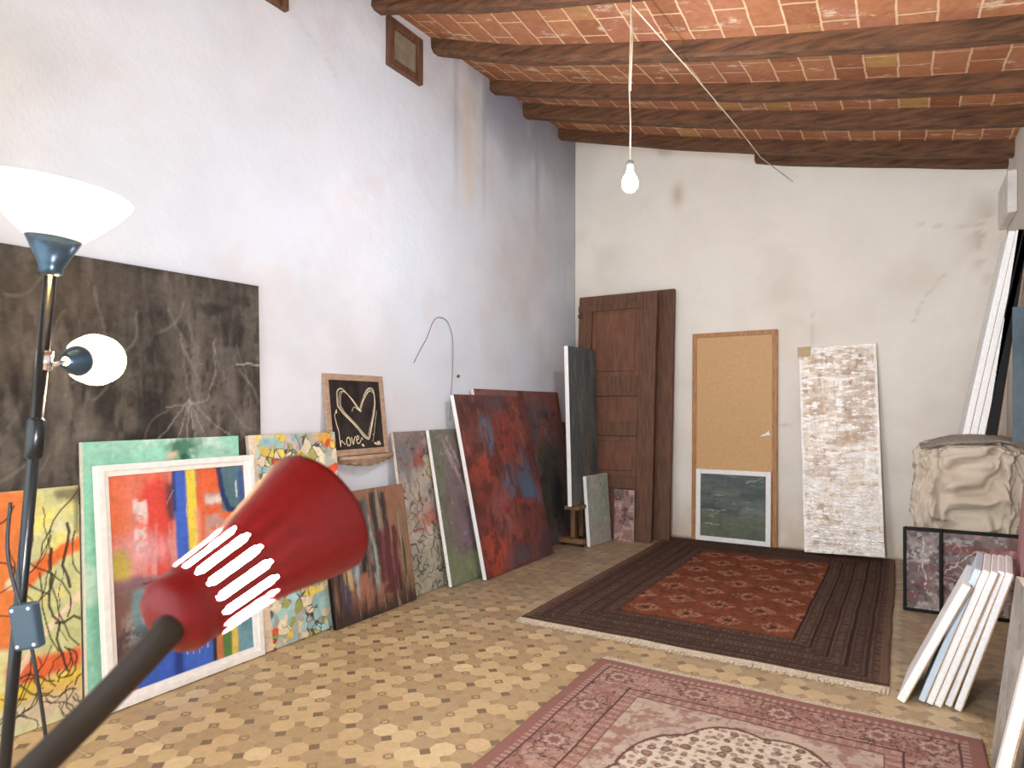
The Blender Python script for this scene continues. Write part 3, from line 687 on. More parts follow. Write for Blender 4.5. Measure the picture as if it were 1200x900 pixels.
for x, y in ((-.03, .17), (-.03, -.23), (.17, .17), (.17, -.23)):
    b = MB(); b.tube([(x - .012, y, .0155), (x + .012, y, .0155)], .0155, 14); b.build('caster', M['black_metal'], o)

p = Paint(.60, 1.47, .006, (88, 98, 98), 191)
p.noise((70, 82, 84), 12, 3, .42, .65, .9).noise((120, 124, 116), 16, 4, .56, .72, .6).noise((112, 94, 78), 7, 2, .56, .74, .7).noise((60, 68, 66), 30, 6, .6, .74, .6).rect(-1, .0, 2, .12, (104, 92, 80), .5, .06, .05)
painting('tall_painting', 'tall narrow grey-green canvas standing on the wooden easel', lean(-2.592, 5.335, (0, 1), 1.6, .04, .397), p, .04, 'white_edge')
p = Paint(.41, .655, .005, (168, 176, 164), 201)
p.noise((150, 166, 152), 6, 6, .42, .65, .8).noise((186, 184, 174), 10, 10, .52, .7, .7).noise((136, 140, 132), 34, 34, .62, .74, .6).rect(-1, -1, 2, .3, (172, 168, 160), .6, .12, .06)
painting('small_painting', 'pale grey-green canvas leaning on the foot of the easel', lean(-2.505, 5.55, (.04, .39), 4.2, .035, .0), p, .035, 'white_edge')
p = Paint(.20, .5, .004, (150, 106, 96), 211)
p.noise((196, 150, 136), 16, 16, .5, .66, .8).noise((84, 56, 56), 22, 22, .56, .68, .8).rect(-1, .8, .5, 2, (92, 74, 70), .7, .08, .08).noise((214, 180, 164), 50, 50, .68, .76, .7)
p.mute(0.25, 1)
painting('small_painting', 'small speckled pink canvas leaning on the brown door leaf', lean(-2.435, 5.95, (1, 0), 2.2, .02), p, .02, 'cream_edge')

# --- old panelled door leaves
def door_leaf(label, mw, w, h, lo=False):
    o = thing('old_door_leaf', label, 'door', mw, 'old door leaves')
    b = MB(); t = .045
    sl, sr = .15, .17
    b.box((0, 0, 0), (sl, t, h), bev=.005); b.box((w - sr, 0, 0), (w, t, h), bev=.005)
    rails = ((0, .16), (.50, .62), (1.02, 1.16), (1.42, 1.62), (h - .14, h))
    for a, c in rails: b.box((sl, .002, a), (w - sr, t - .002, c), bev=.004)
    b.build('door_frame', M['old_wood'], o)
    for (a, c) in zip([r[1] for r in rails[:-1]], [r[0] for r in rails[1:]]):
        q = MB(); q.box((sl - .01, .028, a - .01), (w - sr + .01, t - .006, c + .01))
        if c - a > .3: q.box((sl + .05, .016, a + .05), (w - sr - .05, .03, c - .05), bev=.008)
        q.build('door_panel', M['old_wood_panel'], o)
    q = MB(); q.box((-.004, -.006, h - .16), (w + .006, .002, h - .10), bev=.003); q.build('door_moulding', M['old_wood'], o)
    q = MB(); q.tube([(.02 + .022 * math.cos(k * .5), -.008, h - .2 + .022 * math.sin(k * .5)) for k in range(13)], .005, 8); q.build('ring_pull', M['black_metal'], o)
    return o
door_leaf('dark brown panelled door leaf leaning in the far left corner, front one of the pair', lean(-2.925, 6.02, (1, 0), 4.2, .045), .84, 2.46)
door_leaf('dark brown panelled door leaf half hidden behind the other old door leaf', lean(-2.78, 6.19, (1, 0), 4.0, .045), .82, 2.49)

# --- tan flush door against the far wall
W, H = .79, 2.03
o = thing('flush_door', 'tan hardboard door with honey wooden edging against the far wall', 'door', lean(-1.80, 6.395, (1, 0), .9, .035))
frame_bars(W, H, .045, .035, bev=.003).build('door_edging', M['door_trim'], o)
b = MB(); b.box((.04, .006, .04), (W - .04, .030, H - .04)); b.build('door_skin', M['hardboard'], o)
b = MB(); b.bm.faces.new([b.bm.verts.new(q) for q in ((W - .155, .0045, 1.03), (W - .06, .0045, 1.045), (W - .075, .0045, 1.085), (W - .10, .0045, 1.06))])
r = bmesh.ops.extrude_face_region(b.bm, geom=list(b.bm.faces)); bmesh.ops.translate(b.bm, verts=[v for v in r['geom'] if isinstance(v, bmesh.types.BMVert)], vec=(0, -.002, 0))
b.build('paper_scrap', M['white_edge'], o)['label'] = 'torn white paper scrap'

# --- green painting in white frame
W, H, K = .69, .69, .045
p = Paint(W - 2 * K, H - 2 * K, .004, (94, 102, 92), 221)
p.noise((66, 76, 70), 4, 14, .42, .65, .9).noise((112, 120, 106), 5, 26, .56, .7, .7).rect(-1, -1, 2, .35, (98, 104, 78), .7, .1, .05).rect(-1, .75, 2, 2, (76, 86, 84), .6, .1).noise((150, 156, 140), 9, 40, .70, .80, .5)
p.line([(.08, .2), (.3, .2)], .008, (176, 182, 168), .7, .03).line([(.1, .42), (.4, .44)], .006, (166, 172, 160), .6, .03).line([(.7, .88), (.95, .97)], .006, (160, 166, 156), .6, .03)
framed('framed_painting', 'dark green painting in a white frame standing before the tan door', lean(-1.745, 6.335, (1, 0), 1.9, .04, .0145), W, H, K, .04, p, 'white_frame', lip=.0)

# --- shining relief canvas
p = Paint(.615, 1.82, .004, (214, 198, 176), 231)
p.noise((184, 158, 132), 7, 12, .44, .66, .8).noise((232, 222, 206), 12, 26, .48, .66, .9).rect(.5, .55, 1, 1, (166, 140, 122), .4, .14, .08).noise((136, 106, 84), 22, 10, .62, .74, .6).noise((242, 238, 230), 16, 44, .54, .64, .9).noise((150, 122, 100), 60, 9, .64, .74, .4)
p.rect(-1, -.2, 2, .42, (236, 230, 222), .55, .12, .08, tex=.42, tfx=10, tfy=22)
p.rect(-1, -1, .03, 2, (236, 230, 220), .9, .01).rect(.965, -1, 2, 2, (236, 230, 220), .9, .01).rect(-1, .985, 2, 2, (236, 230, 220), .9, .004)
def silver_mat():
    m, nt, b = _mat('glossy_relief_paint')
    a = nnode(nt, 'ShaderNodeAttribute', attribute_name='Col')
    nt.links.new(a.outputs['Color'], b.inputs['Base Color'])
    h = mth(nt, 'ADD', tex_noise(nt, 16, 6, .65, (1, 1, 2.6)), mth(nt, 'MULTIPLY', tex_noise(nt, 50, 3, .6, (1, 1, 2)), .4))
    b.inputs['Roughness'].default_value = .2; b.inputs['Metallic'].default_value = .6; b.inputs['Specular IOR Level'].default_value = .9
    bump(nt, b, h, .55, .02)
    return m
M['silver'] = silver_mat()
o = painting('tall_painting', 'tall shiny silvery-white relief canvas leaning on the far wall', lean(-.755, 6.235, (1, 0), 6.0, .03, roll=-2.2, z=.024), p, .03, 'white_frame', mat='silver', relief=.003)
b = MB(); b.box((-.012, -.006, 1.745), (.10, -.0025, 1.835), bev=.001); b.build('tape_patch', M['tape'], o)['label'] = 'square of tan masking tape'

# ================================================================== RUGS
def flat_rug(label, cx0, cx1, cy0, cy1, p, z, name='rug'):
    P = np.empty((p.ny, p.nx, 3)); P[..., 0] = cx0 + p.X * (cx1 - cx0); P[..., 1] = cy0 + p.Y * (cy1 - cy0)
    wob = .010 * (fbm(P[..., 1] * 2, P[..., 1] * 0 + 3, 7) - .5) * 2
    P[..., 0] += wob; P[..., 1] += .018 * (fbm(P[..., 0] * 1.6, P[..., 0] * 0, 9) - .5) * 2
    P[..., 2] = z + .004 * fbm(P[..., 0] * 3, P[..., 1] * 3, 3)
    o = link(name, grid_mesh(name, P, p.c), M['rug'])
    s = o.modifiers.new('thick', 'SOLIDIFY'); s.thickness = z - .001; s.offset = -1
    return tag(o, label, 'rug'), P
def fringe(parent, edge, outy, length, n, seed):
    """strands along a polyline of edge points"""
    r = random.Random(seed); b = MB(); E = np.asarray(edge)
    for i in range(n):
        t = i / (n - 1) * (len(E) - 1); k = min(int(t), len(E) - 2); q = E[k] + (E[k + 1] - E[k]) * (t - k)
        l = length * r.uniform(.65, 1.1); dx = r.uniform(-.012, .012); wd = r.uniform(.0035, .006)
        x, y = q[0], q[1]
        v = [b.bm.verts.new(c) for c in ((x - wd, y - outy * .004, .008), (x + wd, y - outy * .004, .008), (x + wd * .8 + dx * .5, y + outy * l * .5, .006), (x - wd * .8 + dx * .5, y + outy * l * .5, .006), (x + dx + wd * .5, y + outy * l, .003), (x + dx - wd * .5, y + outy * l, .003))]
        b.bm.faces.new((v[0], v[1], v[2], v[3])); b.bm.faces.new((v[3], v[2], v[4], v[5]))
    o = b.build('fringe', M['fringe'], parent); s = o.modifiers.new('t', 'SOLIDIFY'); s.thickness = .0015
    return o
# --- dark Bokhara-like rug
RX0, RX1, RY0, RY1 = -2.03, -.065, 3.46, 6.37
p = Paint(RX1 - RX0, RY1 - RY0, .0075, (84, 66, 57), 241)
x, y = RX0 + p.X * p.w, RY0 + p.Y * p.h
FX0, FX1, FY0, FY1 = -1.56, -.53, 3.90, 5.93
# distance outward from the field
dx = np.maximum(np.maximum(FX0 - x, x - FX1), 0); dy = np.maximum(np.maximum(FY0 - y, y - FY1), 0)
ox = np.maximum(FX0 - x, x - FX1); oy = np.maximum(FY0 - y, y - FY1)
side = ox > oy
d = np.maximum(ox, oy)
along = np.where(side, y, x)
field = d < 0
band = (d % .092) / .092
motif = .5 + .5 * np.sin(along * 2 * PI / .05); m2 = .5 + .5 * np.sin(along * 2 * PI / .025)
nz = fbm(x * 40, y * 40, 3)
p.put((~field) * (np.abs(band - .5) < .3) * sm(.5, .8, motif) * .55, (98, 68, 56))
p.put((~field) * (np.abs(band - .5) < .16) * sm(.55, .8, m2) * (nz > .42) * .55, (150, 122, 102))
p.put((~field) * ((band < .07) | (band > .93)) * .75, (40, 30, 28))
p.put((~field) * ((np.abs(band - .14) < .04) | (np.abs(band - .86) < .04)) * .55 * (nz > .35), (132, 104, 88))
p.put((~field) * (((d // .092) % 2) == 1) * .25, (60, 44, 42))
p.put((d < .012) * (d > -.012) * .7, (44, 30, 28))
p.put(field * 1., (138, 80, 56)); p.put(field * sm(.45, .7, fbm(x * 9, y * 9, 6)) * .6, (118, 66, 48)); p.put(field * sm(.55, .7, fbm(x * 60, y * 60, 8)) * .4, (166, 92, 60))
gw, gh = .258, .29
u = (x - FX0) / gw; v = (y - FY0) / gh
iv = np.floor(v); uu = u + .5 * (iv % 2); iu = np.floor(uu); cx, cy = uu - iu - .5, v - iv - .5
cx = cx + .05 * (fbm(x * 30, y * 30, 61) - .5); r = np.abs(cx) / .44 + np.abs(cy) / .36
grain = sm(.42, .58, fbm(x * 110, y * 50, 63, 3))
p.put(field * (r < 1) * (r > .55) * grain * .62, (204, 160, 130))
p.put(field * (r < .55) * .6, (118, 62, 46)); p.put(field * (r < .5) * (r > .3) * grain * .7, (204, 160, 128))
p.put(field * (np.minimum(np.abs(np.abs(cx) * 1.2 - np.abs(cy)), 1) < .05) * (r < .36) * .75, (62, 42, 40))
p.put(field * (r > 1.12) * sm(.58, .66, fbm(x * 34, y * 34, 65)) * .5, (88, 52, 42))
p.put((np.minimum(np.minimum(x - RX0, RX1 - x), 9) < .038) * .7, (128, 100, 84))
p.put((y - RY0 < .035) * .7, (92, 72, 58)); p.put((np.abs(y - RY0 - .02) < .004) * .8, (48, 36, 32))
p.put(sm(.45, .75, fbm(x * 30, y * 4, 5)) * .2, (52, 40, 36))
rug, P = flat_rug('dark brown and rust rug with rows of medallions lying near the far wall', RX0, RX1, RY0, RY1, p, .010)
fringe(rug, P[0, :, :2], -1, .08, 640, 3)
# --- rose floral rug in front
RX0, RX1, RY0, RY1 = -1.335, .258, .90, 3.085
p = Paint(RX1 - RX0, RY1 - RY0, .0045, (176, 120, 104), 251)
x, y = RX0 + p.X * p.w, RY0 + p.Y * p.h
e = np.minimum(np.minimum(x - RX0, RX1 - x), np.minimum(y - RY0, RY1 - y))
side = np.minimum(x - RX0, RX1 - x) < np.minimum(y - RY0, RY1 - y); along = np.where(side, y, x)
n1 = fbm(x * 22, y * 22, 2); n2 = fbm(x * 55, y * 55, 4); n3 = fbm(x * 7, y * 7, 9)
def contour(n, lv, wd): return 1 - sm(wd * .5, wd, np.abs(n - lv))
RED, DK, PK, CR = (148, 84, 76), (84, 54, 54), (196, 146, 126), (222, 200, 168)
p.put((e < .045) * 1., (166, 104, 92)); p.put((e > .045) * (e < .075) * 1., (196, 146, 128)); p.put((e > .045) * (e < .075) * sm(.4, .6, np.sin(along * 2 * PI / .03) * .5 + .5) * .6, (140, 74, 66)); p.put((np.abs(e - .078) < .004) * .8, DK)
main = (e > .082) * (e < .255)
p.put(main * 1., (194, 142, 122)); p.put(main * sm(.5, .62, n3) * .7, (178, 108, 96))
p.put(main * contour(n1, .5, .03) * .85, DK); p.put(main * contour(fbm(x * 17, y * 17, 33), .48, .014) * .8, DK); p.put(main * contour(n1, .62, .02) * .6, RED); p.put(main * sm(.6, .68, fbm(x * 48, y * 48, 35)) * .5, (214, 180, 154)); p.put(main * contour(fbm(x * 30, y * 30, 31), .5, .02) * .5, (110, 56, 54))
# rosettes along the border
def rosettes(mask, pos, rad, seed):
    for (cx, cy) in pos:
        rr = np.hypot(x - cx, y - cy); th = np.arctan2(y - cy, x - cx)
        R = rad * (1 + .14 * np.cos(th * 8))
        R = R * (1 + .25 * (fbm(x * 60, y * 60, 77) - .5)); p.put(mask * (rr < R) * .9, (180, 126, 112)); p.put(mask * (np.abs(rr - R) < .004) * .75, DK)
        p.put(mask * (np.abs(rr - R * .62) < .004) * .7, CR); p.put(mask * (rr < R * .36) * .7, (140, 84, 78))
bc = .168
pos = [(RX0 + bc, RY1 - bc), (RX1 - bc, RY1 - bc)] + [(RX0 + bc, RY1 - bc - .34 * k) for k in range(1, 7)] + [(RX0 + bc + .36 * k, RY1 - bc) for k in range(1, 4)] + [(RX1 - bc, RY1 - bc - .34 * k) for k in range(1, 7)]
rosettes(main, pos, .055, 1)
p.put((np.abs(e - .258) < .005) * .9, DK); g2 = (e > .262) * (e < .315)
p.put(g2 * 1., (184, 122, 106)); p.put(g2 * sm(.5, .7, np.sin(along * 2 * PI / .045) * .5 + .5) * .6, (206, 166, 142)); p.put(g2 * contour(n2, .5, .05) * .6, (120, 62, 60)); p.put((np.abs(e - .318) < .003) * .7, DK)
inn = e > .321
p.put(inn * 1., (202, 174, 150)); p.put(inn * sm(.5, .6, fbm(x * 16, y * 16, 41)) * .7, (206, 178, 152)); p.put(inn * sm(.6, .66, fbm(x * 26, y * 26, 43)) * .6, (160, 100, 92)); p.put(inn * contour(fbm(x * 14, y * 14, 47), .5, .03) * .5, (140, 92, 84))
cx, cy = -.47, (RY0 + RY1) / 2
hx_, hy_ = .455, .665
th = np.arctan2((y - cy) / hy_, (x - cx) / hx_); rr = np.hypot((x - cx) / hx_, (y - cy) / hy_) * .45
lobe = .45 + .03 * np.abs(np.cos(th * 5)) + .012 * (fbm(x * 12, y * 12, 71) - .5)
med = (rr < lobe) * inn
p.put(med * 1., (224, 206, 176))
for cell, amt, sd in ((.062, .85, 5), (.041, .6, 15)):
    gx_, gy_ = x / cell + sd * .37, y / cell
    ix, iy = np.floor(gx_), np.floor(gy_)
    ccx = ix + .35 + .3 * _h(ix, iy, sd); ccy = iy + .35 + .3 * _h(ix, iy, sd + 1); sz = .12 + .20 * _h(ix, iy, sd + 2)
    fr = np.hypot(gx_ - ccx, gy_ - ccy) + .16 * (fbm(x * 90, y * 90, sd) - .5)
    p.put(med * (fr < sz) * amt, (150, 98, 88)); p.put(med * (np.abs(fr - sz) < .045) * amt, (104, 62, 60)); p.put(med * (fr < sz * .4) * .6, (196, 146, 126))
p.put(med * contour(fbm(x * 26, y * 26, 51), .5, .016) * .5, (150, 108, 96))
p.put(inn * (np.abs(rr - lobe) < .006) * .9, (110, 62, 60)); p.put(inn * (np.abs(rr - lobe - .1) < .05) * sm(.5, .62, fbm(x * 18, y * 18, 53)) * .7, (176, 116, 102))
p.put(sm(.45, .75, fbm(x * 5, y * 60, 5)) * .16, (120, 66, 62))
lum = (p.c @ np.array([.25, .65, .10]))[..., None]; p.c = p.c * .66 + .40 * lum * np.array([1.0, .88, .74])
rug, P = flat_rug('rose red floral rug with a cream field, lying at the front of the tiled floor', RX0, RX1, RY0, RY1, p, .012)
fringe(rug, P[-1, :, :2], 1, .065, 560, 5)

# ================================================================== RIGHT SIDE
# --- sack
def sack():
    nu, nv = 220, 120
    U, V = np.meshgrid(np.linspace(0, 2 * PI, nu), np.linspace(0, 1, nv))
    hx, hy, ztop = .305, .33, 1.085
    ex = .45
    cu, su = np.cos(U), np.sin(U)
    sx = np.sign(cu) * np.abs(cu) ** ex; sy = np.sign(su) * np.abs(su) ** ex
    t = np.clip((V - .72) / .28, 0, 1)            # closing over the top
    k = np.where(V < .72, 1 + .05 * np.sin(V * 4.3), np.cos(t * PI / 2) ** .45)
    z = np.where(V < .72, V / .72 * (ztop - .11), ztop - .11 + .11 * np.sin(t * PI / 2))
    fold = (fbm(U * 2.2 + 1.2 * V, V * 4, 3) - .5) * .13 + (.16 - np.abs(fbm(U * 2.0 - V * 2.4, V * 3.2 + U, 13) - .5)) * .16 + (.1 - np.abs(fbm(U * 4 + V * 3, V * 5 - U, 29) - .5)) * .06
    wu, wv = U + .35 * fbm(U * 2, V * 4, 41), V + .12 * fbm(U * 2.4, V * 4, 43)
    def ridge(a, b_, sd): return (1 - np.abs(2 * fbm(a, b_, sd, 2) - 1)) ** 4
    fold = fold + .075 * ridge(wu * 2.1 + wv * 3, wv * 5.5 - wu * .6, 51) + .05 * ridge(wu * 3.4 - wv * 4, wv * 6 + wu, 57) - .055 * ridge(wu * 2.6 + wv * 2, wv * 8 - wu, 63)
    fold = (fold - .05) * np.minimum(1, k * 1.5)
    fold = np.where(U > PI, fold, fold * .6) * sm(0, .35, np.minimum(U, 2 * PI - U))
    # one pinched tuck on the front
    pin = np.exp(-((U - 4.75) / .10) ** 2 - ((z - .76) / .05) ** 2) * -.09 + np.exp(-((U - 4.62) / .12) ** 2 - ((z - .80) / .06) ** 2) * .07 + np.exp(-((U - 5.2) / .25) ** 2 - ((z - .74) / .05) ** 2) * .07
    P = np.empty(U.shape + (3,))
    P[..., 0] = .355 + sx * (hx * k) + cu * (fold - .02) * .6
    P[..., 1] = 5.36 + sy * (hy * k) + su * (fold + pin - .02)
    P[..., 2] = np.maximum(z + (fbm(U * 2, V * 6, 23) - .5) * .03 * (V > .1), 0.002)
    P[..., 0] = np.minimum(P[..., 0], XR - .02)
    P[:, -1] = P[:, 0]
    return link('burlap_sack', grid_mesh('burlap_sack', P, None), M['burlap'])
sk = tag(sack(), 'big bulging beige burlap sack in the far right corner behind the black frames', 'sack')
nu, nv = 40, 14; U, V = np.meshgrid(np.linspace(0, 1, nu), np.linspace(0, 1, nv))
P = np.stack([.09 + .50 * U, 5.06 + .30 * V + .02 * np.sin(U * 9), 1.065 + .05 * np.sin(V * PI) * (.4 + .6 * np.sin(U * PI)) + .02 * fbm(U * 6, V * 3, 4) - .05 * (1 - U) ** 3], -1)
o = link('sack_flap', grid_mesh('sack_flap', P, None), M['grey_cloth'], sk); s = o.modifiers.new('t', 'SOLIDIFY'); s.thickness = .012; s.offset = 1
o['label'] = 'greyer folded cloth flap on top'

# --- white canvases leaning above the sack
def blank_canvas(label, mw, w, h, t, group, edge='white_edge', cat='canvas', name='blank_canvas', side=None):
    o = thing(name, label, cat, mw, group)
    b = MB(); b.box((0, 0, 0), (w, t, h), bev=.003); b.build('canvas_wrap', M[edge], o)
    stretcher(w, h, t, o)
    return o
def right_lean(x, yfar, a, t, z=0., turn=0., w=0.):
    e = Vector((-math.sin(math.radians(turn)), -math.cos(math.radians(turn))))
    return lean(x - e.x * w, yfar, e, a, t, z)
names = ('outermost, farthest from the wall', 'middle one of the three', 'closest to the side wall')
for k, x in enumerate((.322, .363, .404)):
    blank_canvas('tall white-edged canvas leaning above the burlap sack, ' + names[k], right_lean(x, 5.60, 10.6 - .1 * k, .036, 1.10), .42, 1.345, .036, 'tall canvases above the sack')
blank_canvas('black slab standing in for shade behind the three white-edged canvases above the sack', right_lean(.448, 5.60, 7.2, .06, 1.10), .42, 1.335, .06, None, 'black_frame')  # added slab, coloured black as the shade in the gap towards the wall
p = Paint(.115, .84, .008, (70, 88, 96), 261); p.noise((54, 72, 82), 8, 5, .45, .7, .8)
painting('blue_panel', 'narrow slate-blue panel propped in the corner beside the tall white canvases', lean(.572, 5.05, (1, -.12), 1.0, .02, 1.085), p, .02, 'black_frame')

# --- two black-framed pictures
def scrib(w, h, seed):
    p = Paint(w, h, .0045, (126, 110, 104), seed)
    p.noise((96, 82, 80), 12, 12, .42, .62, .9).noise((158, 142, 134), 16, 16, .54, .68, .8).noise((120, 70, 62), 5, 8, .56, .7, .7).noise((62, 50, 50), 28, 28, .6, .7, .8)
    return p
W, H, K = .62, .53, .022
p = scrib(W - 2 * K, H - 2 * K, 271); p.rect(.3, .74, 1, .84, (128, 62, 54), .7, .05, .08).squiggle(14, (206, 196, 188), .0025, .12, (0, 0, 1, 1), .2, .7, .9).noise((190, 180, 172), 30, 30, .64, .74, .6).line([(.35, .5), (.5, .66), (.62, .78), (.7, .8)], .0045, (216, 206, 196), .8, .03).noise((196, 140, 140), 8, 8, .62, .72, .5)
framed('framed_picture', 'wide reddish-brown picture in a black frame leaning on the burlap sack', lean(0.0, 4.895, (1, .02), 3.0, .02), W, H, K, .02, p, 'black_frame', depth=.006)
W2, K2 = .215, .02
p = scrib(W2 - 2 * K2, H - 2 * K2, 281); p.squiggle(10, (206, 198, 190), .0025, .08, (0, 0, 1, 1), .4, .7, .9).noise((190, 180, 172), 30, 30, .62, .72, .6).line(smooth([(.55, .9), (.5, .74), (.68, .66), (.5, .56), (.6, .4), (.55, .3)]), .005, (214, 206, 198), .8, .03)
framed('framed_picture', 'narrow grey-brown picture in a black frame in front of the wide black-framed one', lean(-.008, 4.865, (1, .02), 3.0, .02), W2, H, K2, .02, p, 'black_frame', depth=.006)

# --- dark plum and pink canvas on the right, carrying the white stack
p = Paint(1.0, .98, .008, (62, 48, 54), 291)
p.noise((44, 34, 38), 5, 5, .42, .65, .8).noise((96, 76, 88), 4, 4, .58, .72, .6).rect(-1, .55, 2, 2, (186, 128, 130), .9, .06, .04).noise((150, 92, 98), 6, 6, .6, .72, .5).rect(-1, .48, 2, .56, (146, 40, 44), .8, .03, .03)
painting('abstract_painting', 'dark plum canvas with a pink top leaning at the right, behind the low white canvases', right_lean(.345, 4.12, 3.8, .03, 0, 6, 1.0), p, .03, 'black_frame')
M['blue_film'] = simple('pale_blue_canvas_edge', (206, 222, 232), .6, var=.03, scale=20)
low = (('leaning out most, farthest from the side wall', -.030, 23.6, .60, .031, 3.33, 'white_edge', .42),
       ('with a bluish edge', .052, 18.4, .645, .024, 3.385, 'blue_film', .40),
       ('third from the outer end', .0815, 18.2, .645, .024, 3.37, 'white_edge', .40),
       ('fourth from the outer end', .111, 18.0, .645, .024, 3.36, 'white_edge', .40),
       ('fifth from the outer end', .149, 17.0, .64, .024, 3.39, 'white_edge', .38),
       ('touching the dark plum canvas', .182, 16.2, .64, .024, 3.36, 'white_edge', .40))
for lab, x, a, h, t, y0, em, w in low:
    blank_canvas('low white canvas on edge, ' + lab, right_lean(x, y0 + w, a, t, 0, 6, w), w, h, t, 'low canvases stacked on edge', em)
p = Paint(1.35, .69, .008, (176, 168, 154), 301)
p.noise((146, 138, 126), 6, 6, .45, .65, .8).noise((196, 190, 178), 9, 9, .55, .7, .7).noise((120, 112, 102), 20, 20, .64, .74, .6)
painting('grey_canvas', 'grey mottled canvas leaning at the right beyond the rose rug', right_lean(.272, 2.96, 6.3, .03), p, .03, 'cream_edge')
blank_canvas('white canvas on edge in front of the grey mottled canvas at the right', right_lean(.162, 2.45, 10.7, .026, .0165, 9, .25), .25, .66, .026, None)

# ================================================================== HANGING BULB
BX, BY = -1.243, 3.26
o = thing('pendant_bulb', 'bare white light bulb hanging on an ivory cord from the beams', 'lamp', Matrix.Translation((BX, BY, 0)))
pts = [(.0, .02, 3.50), (.006, 0, 3.42), (.002, 0, 3.2), (-.004, 0, 3.0), (.003, 0, 2.8), (0, 0, 2.605)]
MB().tube([(a, c, d) for a, c, d in pts], .0045, 8).build('cord', M['cable'], o)
MB().tube([(.006, .004, 3.43), (.012, .004, 3.25), (.002, .002, 2.98)], .0035, 8).build('cord_loop', M['cable'], o)
MB().lathe([(.004, 2.612), (.016, 2.606), (.019, 2.598), (.019, 2.556), (.015, 2.55)], 24, cap0=True, cap1=True).build('bulb_socket', simple('grey_socket', (150, 146, 140), .4), o)
prof = [(.014, 2.553), (.02, 2.54), (.037, 2.512), (.042, 2.488), (.037, 2.463), (.022, 2.447), (.004, 2.442)]
MB().lathe(prof, 24, cap0=True, cap1=True).build('bulb', emit('cool_bulb_glow', (240, 244, 255), 590), o)
b0, b1 = Vector((-1.24, 3.27, 3.44)), Vector((-.88, 6.435, 3.38))
tag(MB().tube([b0, Vector((-1.13, 4.1, 3.39)), Vector((-1.03, 4.9, 3.33)), Vector((-.99, 5.5, 3.315)), b1], .004, 8).build('ceiling_cord', M['cable']), 'ivory cord strung slantwise under the beams from the bulb to the far wall', 'cord')

# ================================================================== FLOOR LAMP
F, TH = 760., math.atan(460 / 760.)
SN, CS = math.sin(TH), math.cos(TH)
def vp(r, d, z): return Vector((CS * r - SN * d, SN * r + CS * d, z))     # to the side of / ahead of where one stands
D = 1.25
top = vp(-.888, D, 1.575); low_ = vp(-.978, D, .606)
ax = (top - low_).normalized(); foot = low_ - ax * (low_.z / ax.z)
rot = Vector((0, 0, 1)).rotation_difference(ax).to_matrix().to_4x4()
MW = Matrix.Translation(foot) @ rot
Lp = (top - foot).length
o = thing('floor_lamp', 'black uplighter floor lamp with white bowl shade and side reading light, before the chalkboard', 'floor lamp', MW)
b = MB(); b.lathe([(.001, 0.004), (.125, .004), (.13, .012), (.125, .022), (.03, .032), (.012, .05)], 40, mat=rot.inverted(), cap0=True, cap1=True); b.build('base', M['black_metal'], o)
MB().tube([(0, 0, .03), (0, 0, Lp * .5), (0, 0, Lp)], .0105, 18).build('pole', M['black_metal'], o)
zc = Lp - .335
MB().lathe([(.0105, zc - .04), (.0155, zc - .035), (.0155, zc + .035), (.0105, zc + .04)], 24).build('pole_collar', M['black_metal'], o)
MB().lathe([(.012, Lp - .02), (.020, Lp - .015), (.020, Lp - .005), (.022, Lp), (.047, Lp + .052), (.0455, Lp + .052), (.016, Lp)], 40).build('shade_holder', M['steel_dark'], o)
def frosted(name, c, e, tw=.75):
    m, nt, b = _mat(name)
    out = nt.nodes['Material Output']
    b.inputs['Base Color'].default_value = L4(c); b.inputs['Roughness'].default_value = .35
    b.inputs['Emission Color'].default_value = L4(c); b.inputs['Emission Strength'].default_value = e
    t = nnode(nt, 'ShaderNodeBsdfTranslucent'); t.inputs[0].default_value = L4(c)
    mx = nnode(nt, 'ShaderNodeMixShader'); mx.inputs[0].default_value = tw
    nt.links.new(b.outputs[0], mx.inputs[1]); nt.links.new(t.outputs[0], mx.inputs[2]); nt.links.new(mx.outputs[0], out.inputs[0])
    return m
zb = Lp + .049
MB().lathe([(.044, zb), (.072, zb + .024), (.105, zb + .058), (.124, zb + .083), (.129, zb + .094), (.122, zb + .086), (.101, zb + .060), (.069, zb + .028), (.040, zb + .004)], 56).build('lamp_shade', frosted('frosted_bowl_glass', (232, 242, 252), .3, .4), o)
MB().lathe([(.012, zb + .0), (.025, zb + .02), (.027, zb + .035), (.02, zb + .052), (.004, zb + .06)], 24, cap0=True, cap1=True).build('bulb', emit('warm_bulb_glow', (255, 196, 122), 400), o)
# reading light on an arm: local frame of the lamp
inv = MW.inverted()
pr = vp(-.905, D + .005, 1.392)
hp = inv @ pr
t0 = inv @ vp(-.900, D + .01, 1.380); t1 = inv @ vp(-.879, D + .03, 1.392); t2 = inv @ vp(-.889, D + .13, 1.402)
MB().tube([inv @ vp(-.911, D, 1.372), t0, t1], .0055, 12).build('reading_arm', M['chrome'], o)
dirr = (t2 - t1).normalized(); rm = Vector((0, 0, 1)).rotation_difference(dirr).to_matrix().to_4x4(); rm.translation = t1
MB().lathe([(.008, -.004), (.016, .0), (.030, .032), (.034, .048), (.031, .048), (.014, .004)], 32, mat=rm).build('reading_holder', M['steel_dark'], o)
MB().lathe([(.031, .045), (.047, .075), (.054, .105), (.050, .132), (.034, .150), (.012, .157), (.001, .158)], 36, mat=rm, cap0=True).build('reading_shade', emit('warm_reading_glow', (255, 224, 170), 60), o)
MB().lathe([(.008, -.02), (.0145, -.018), (.0145, .018), (.008, .02)], 20, mat=Matrix.Translation(hp)).build('arm_joint', M['chrome'], o)
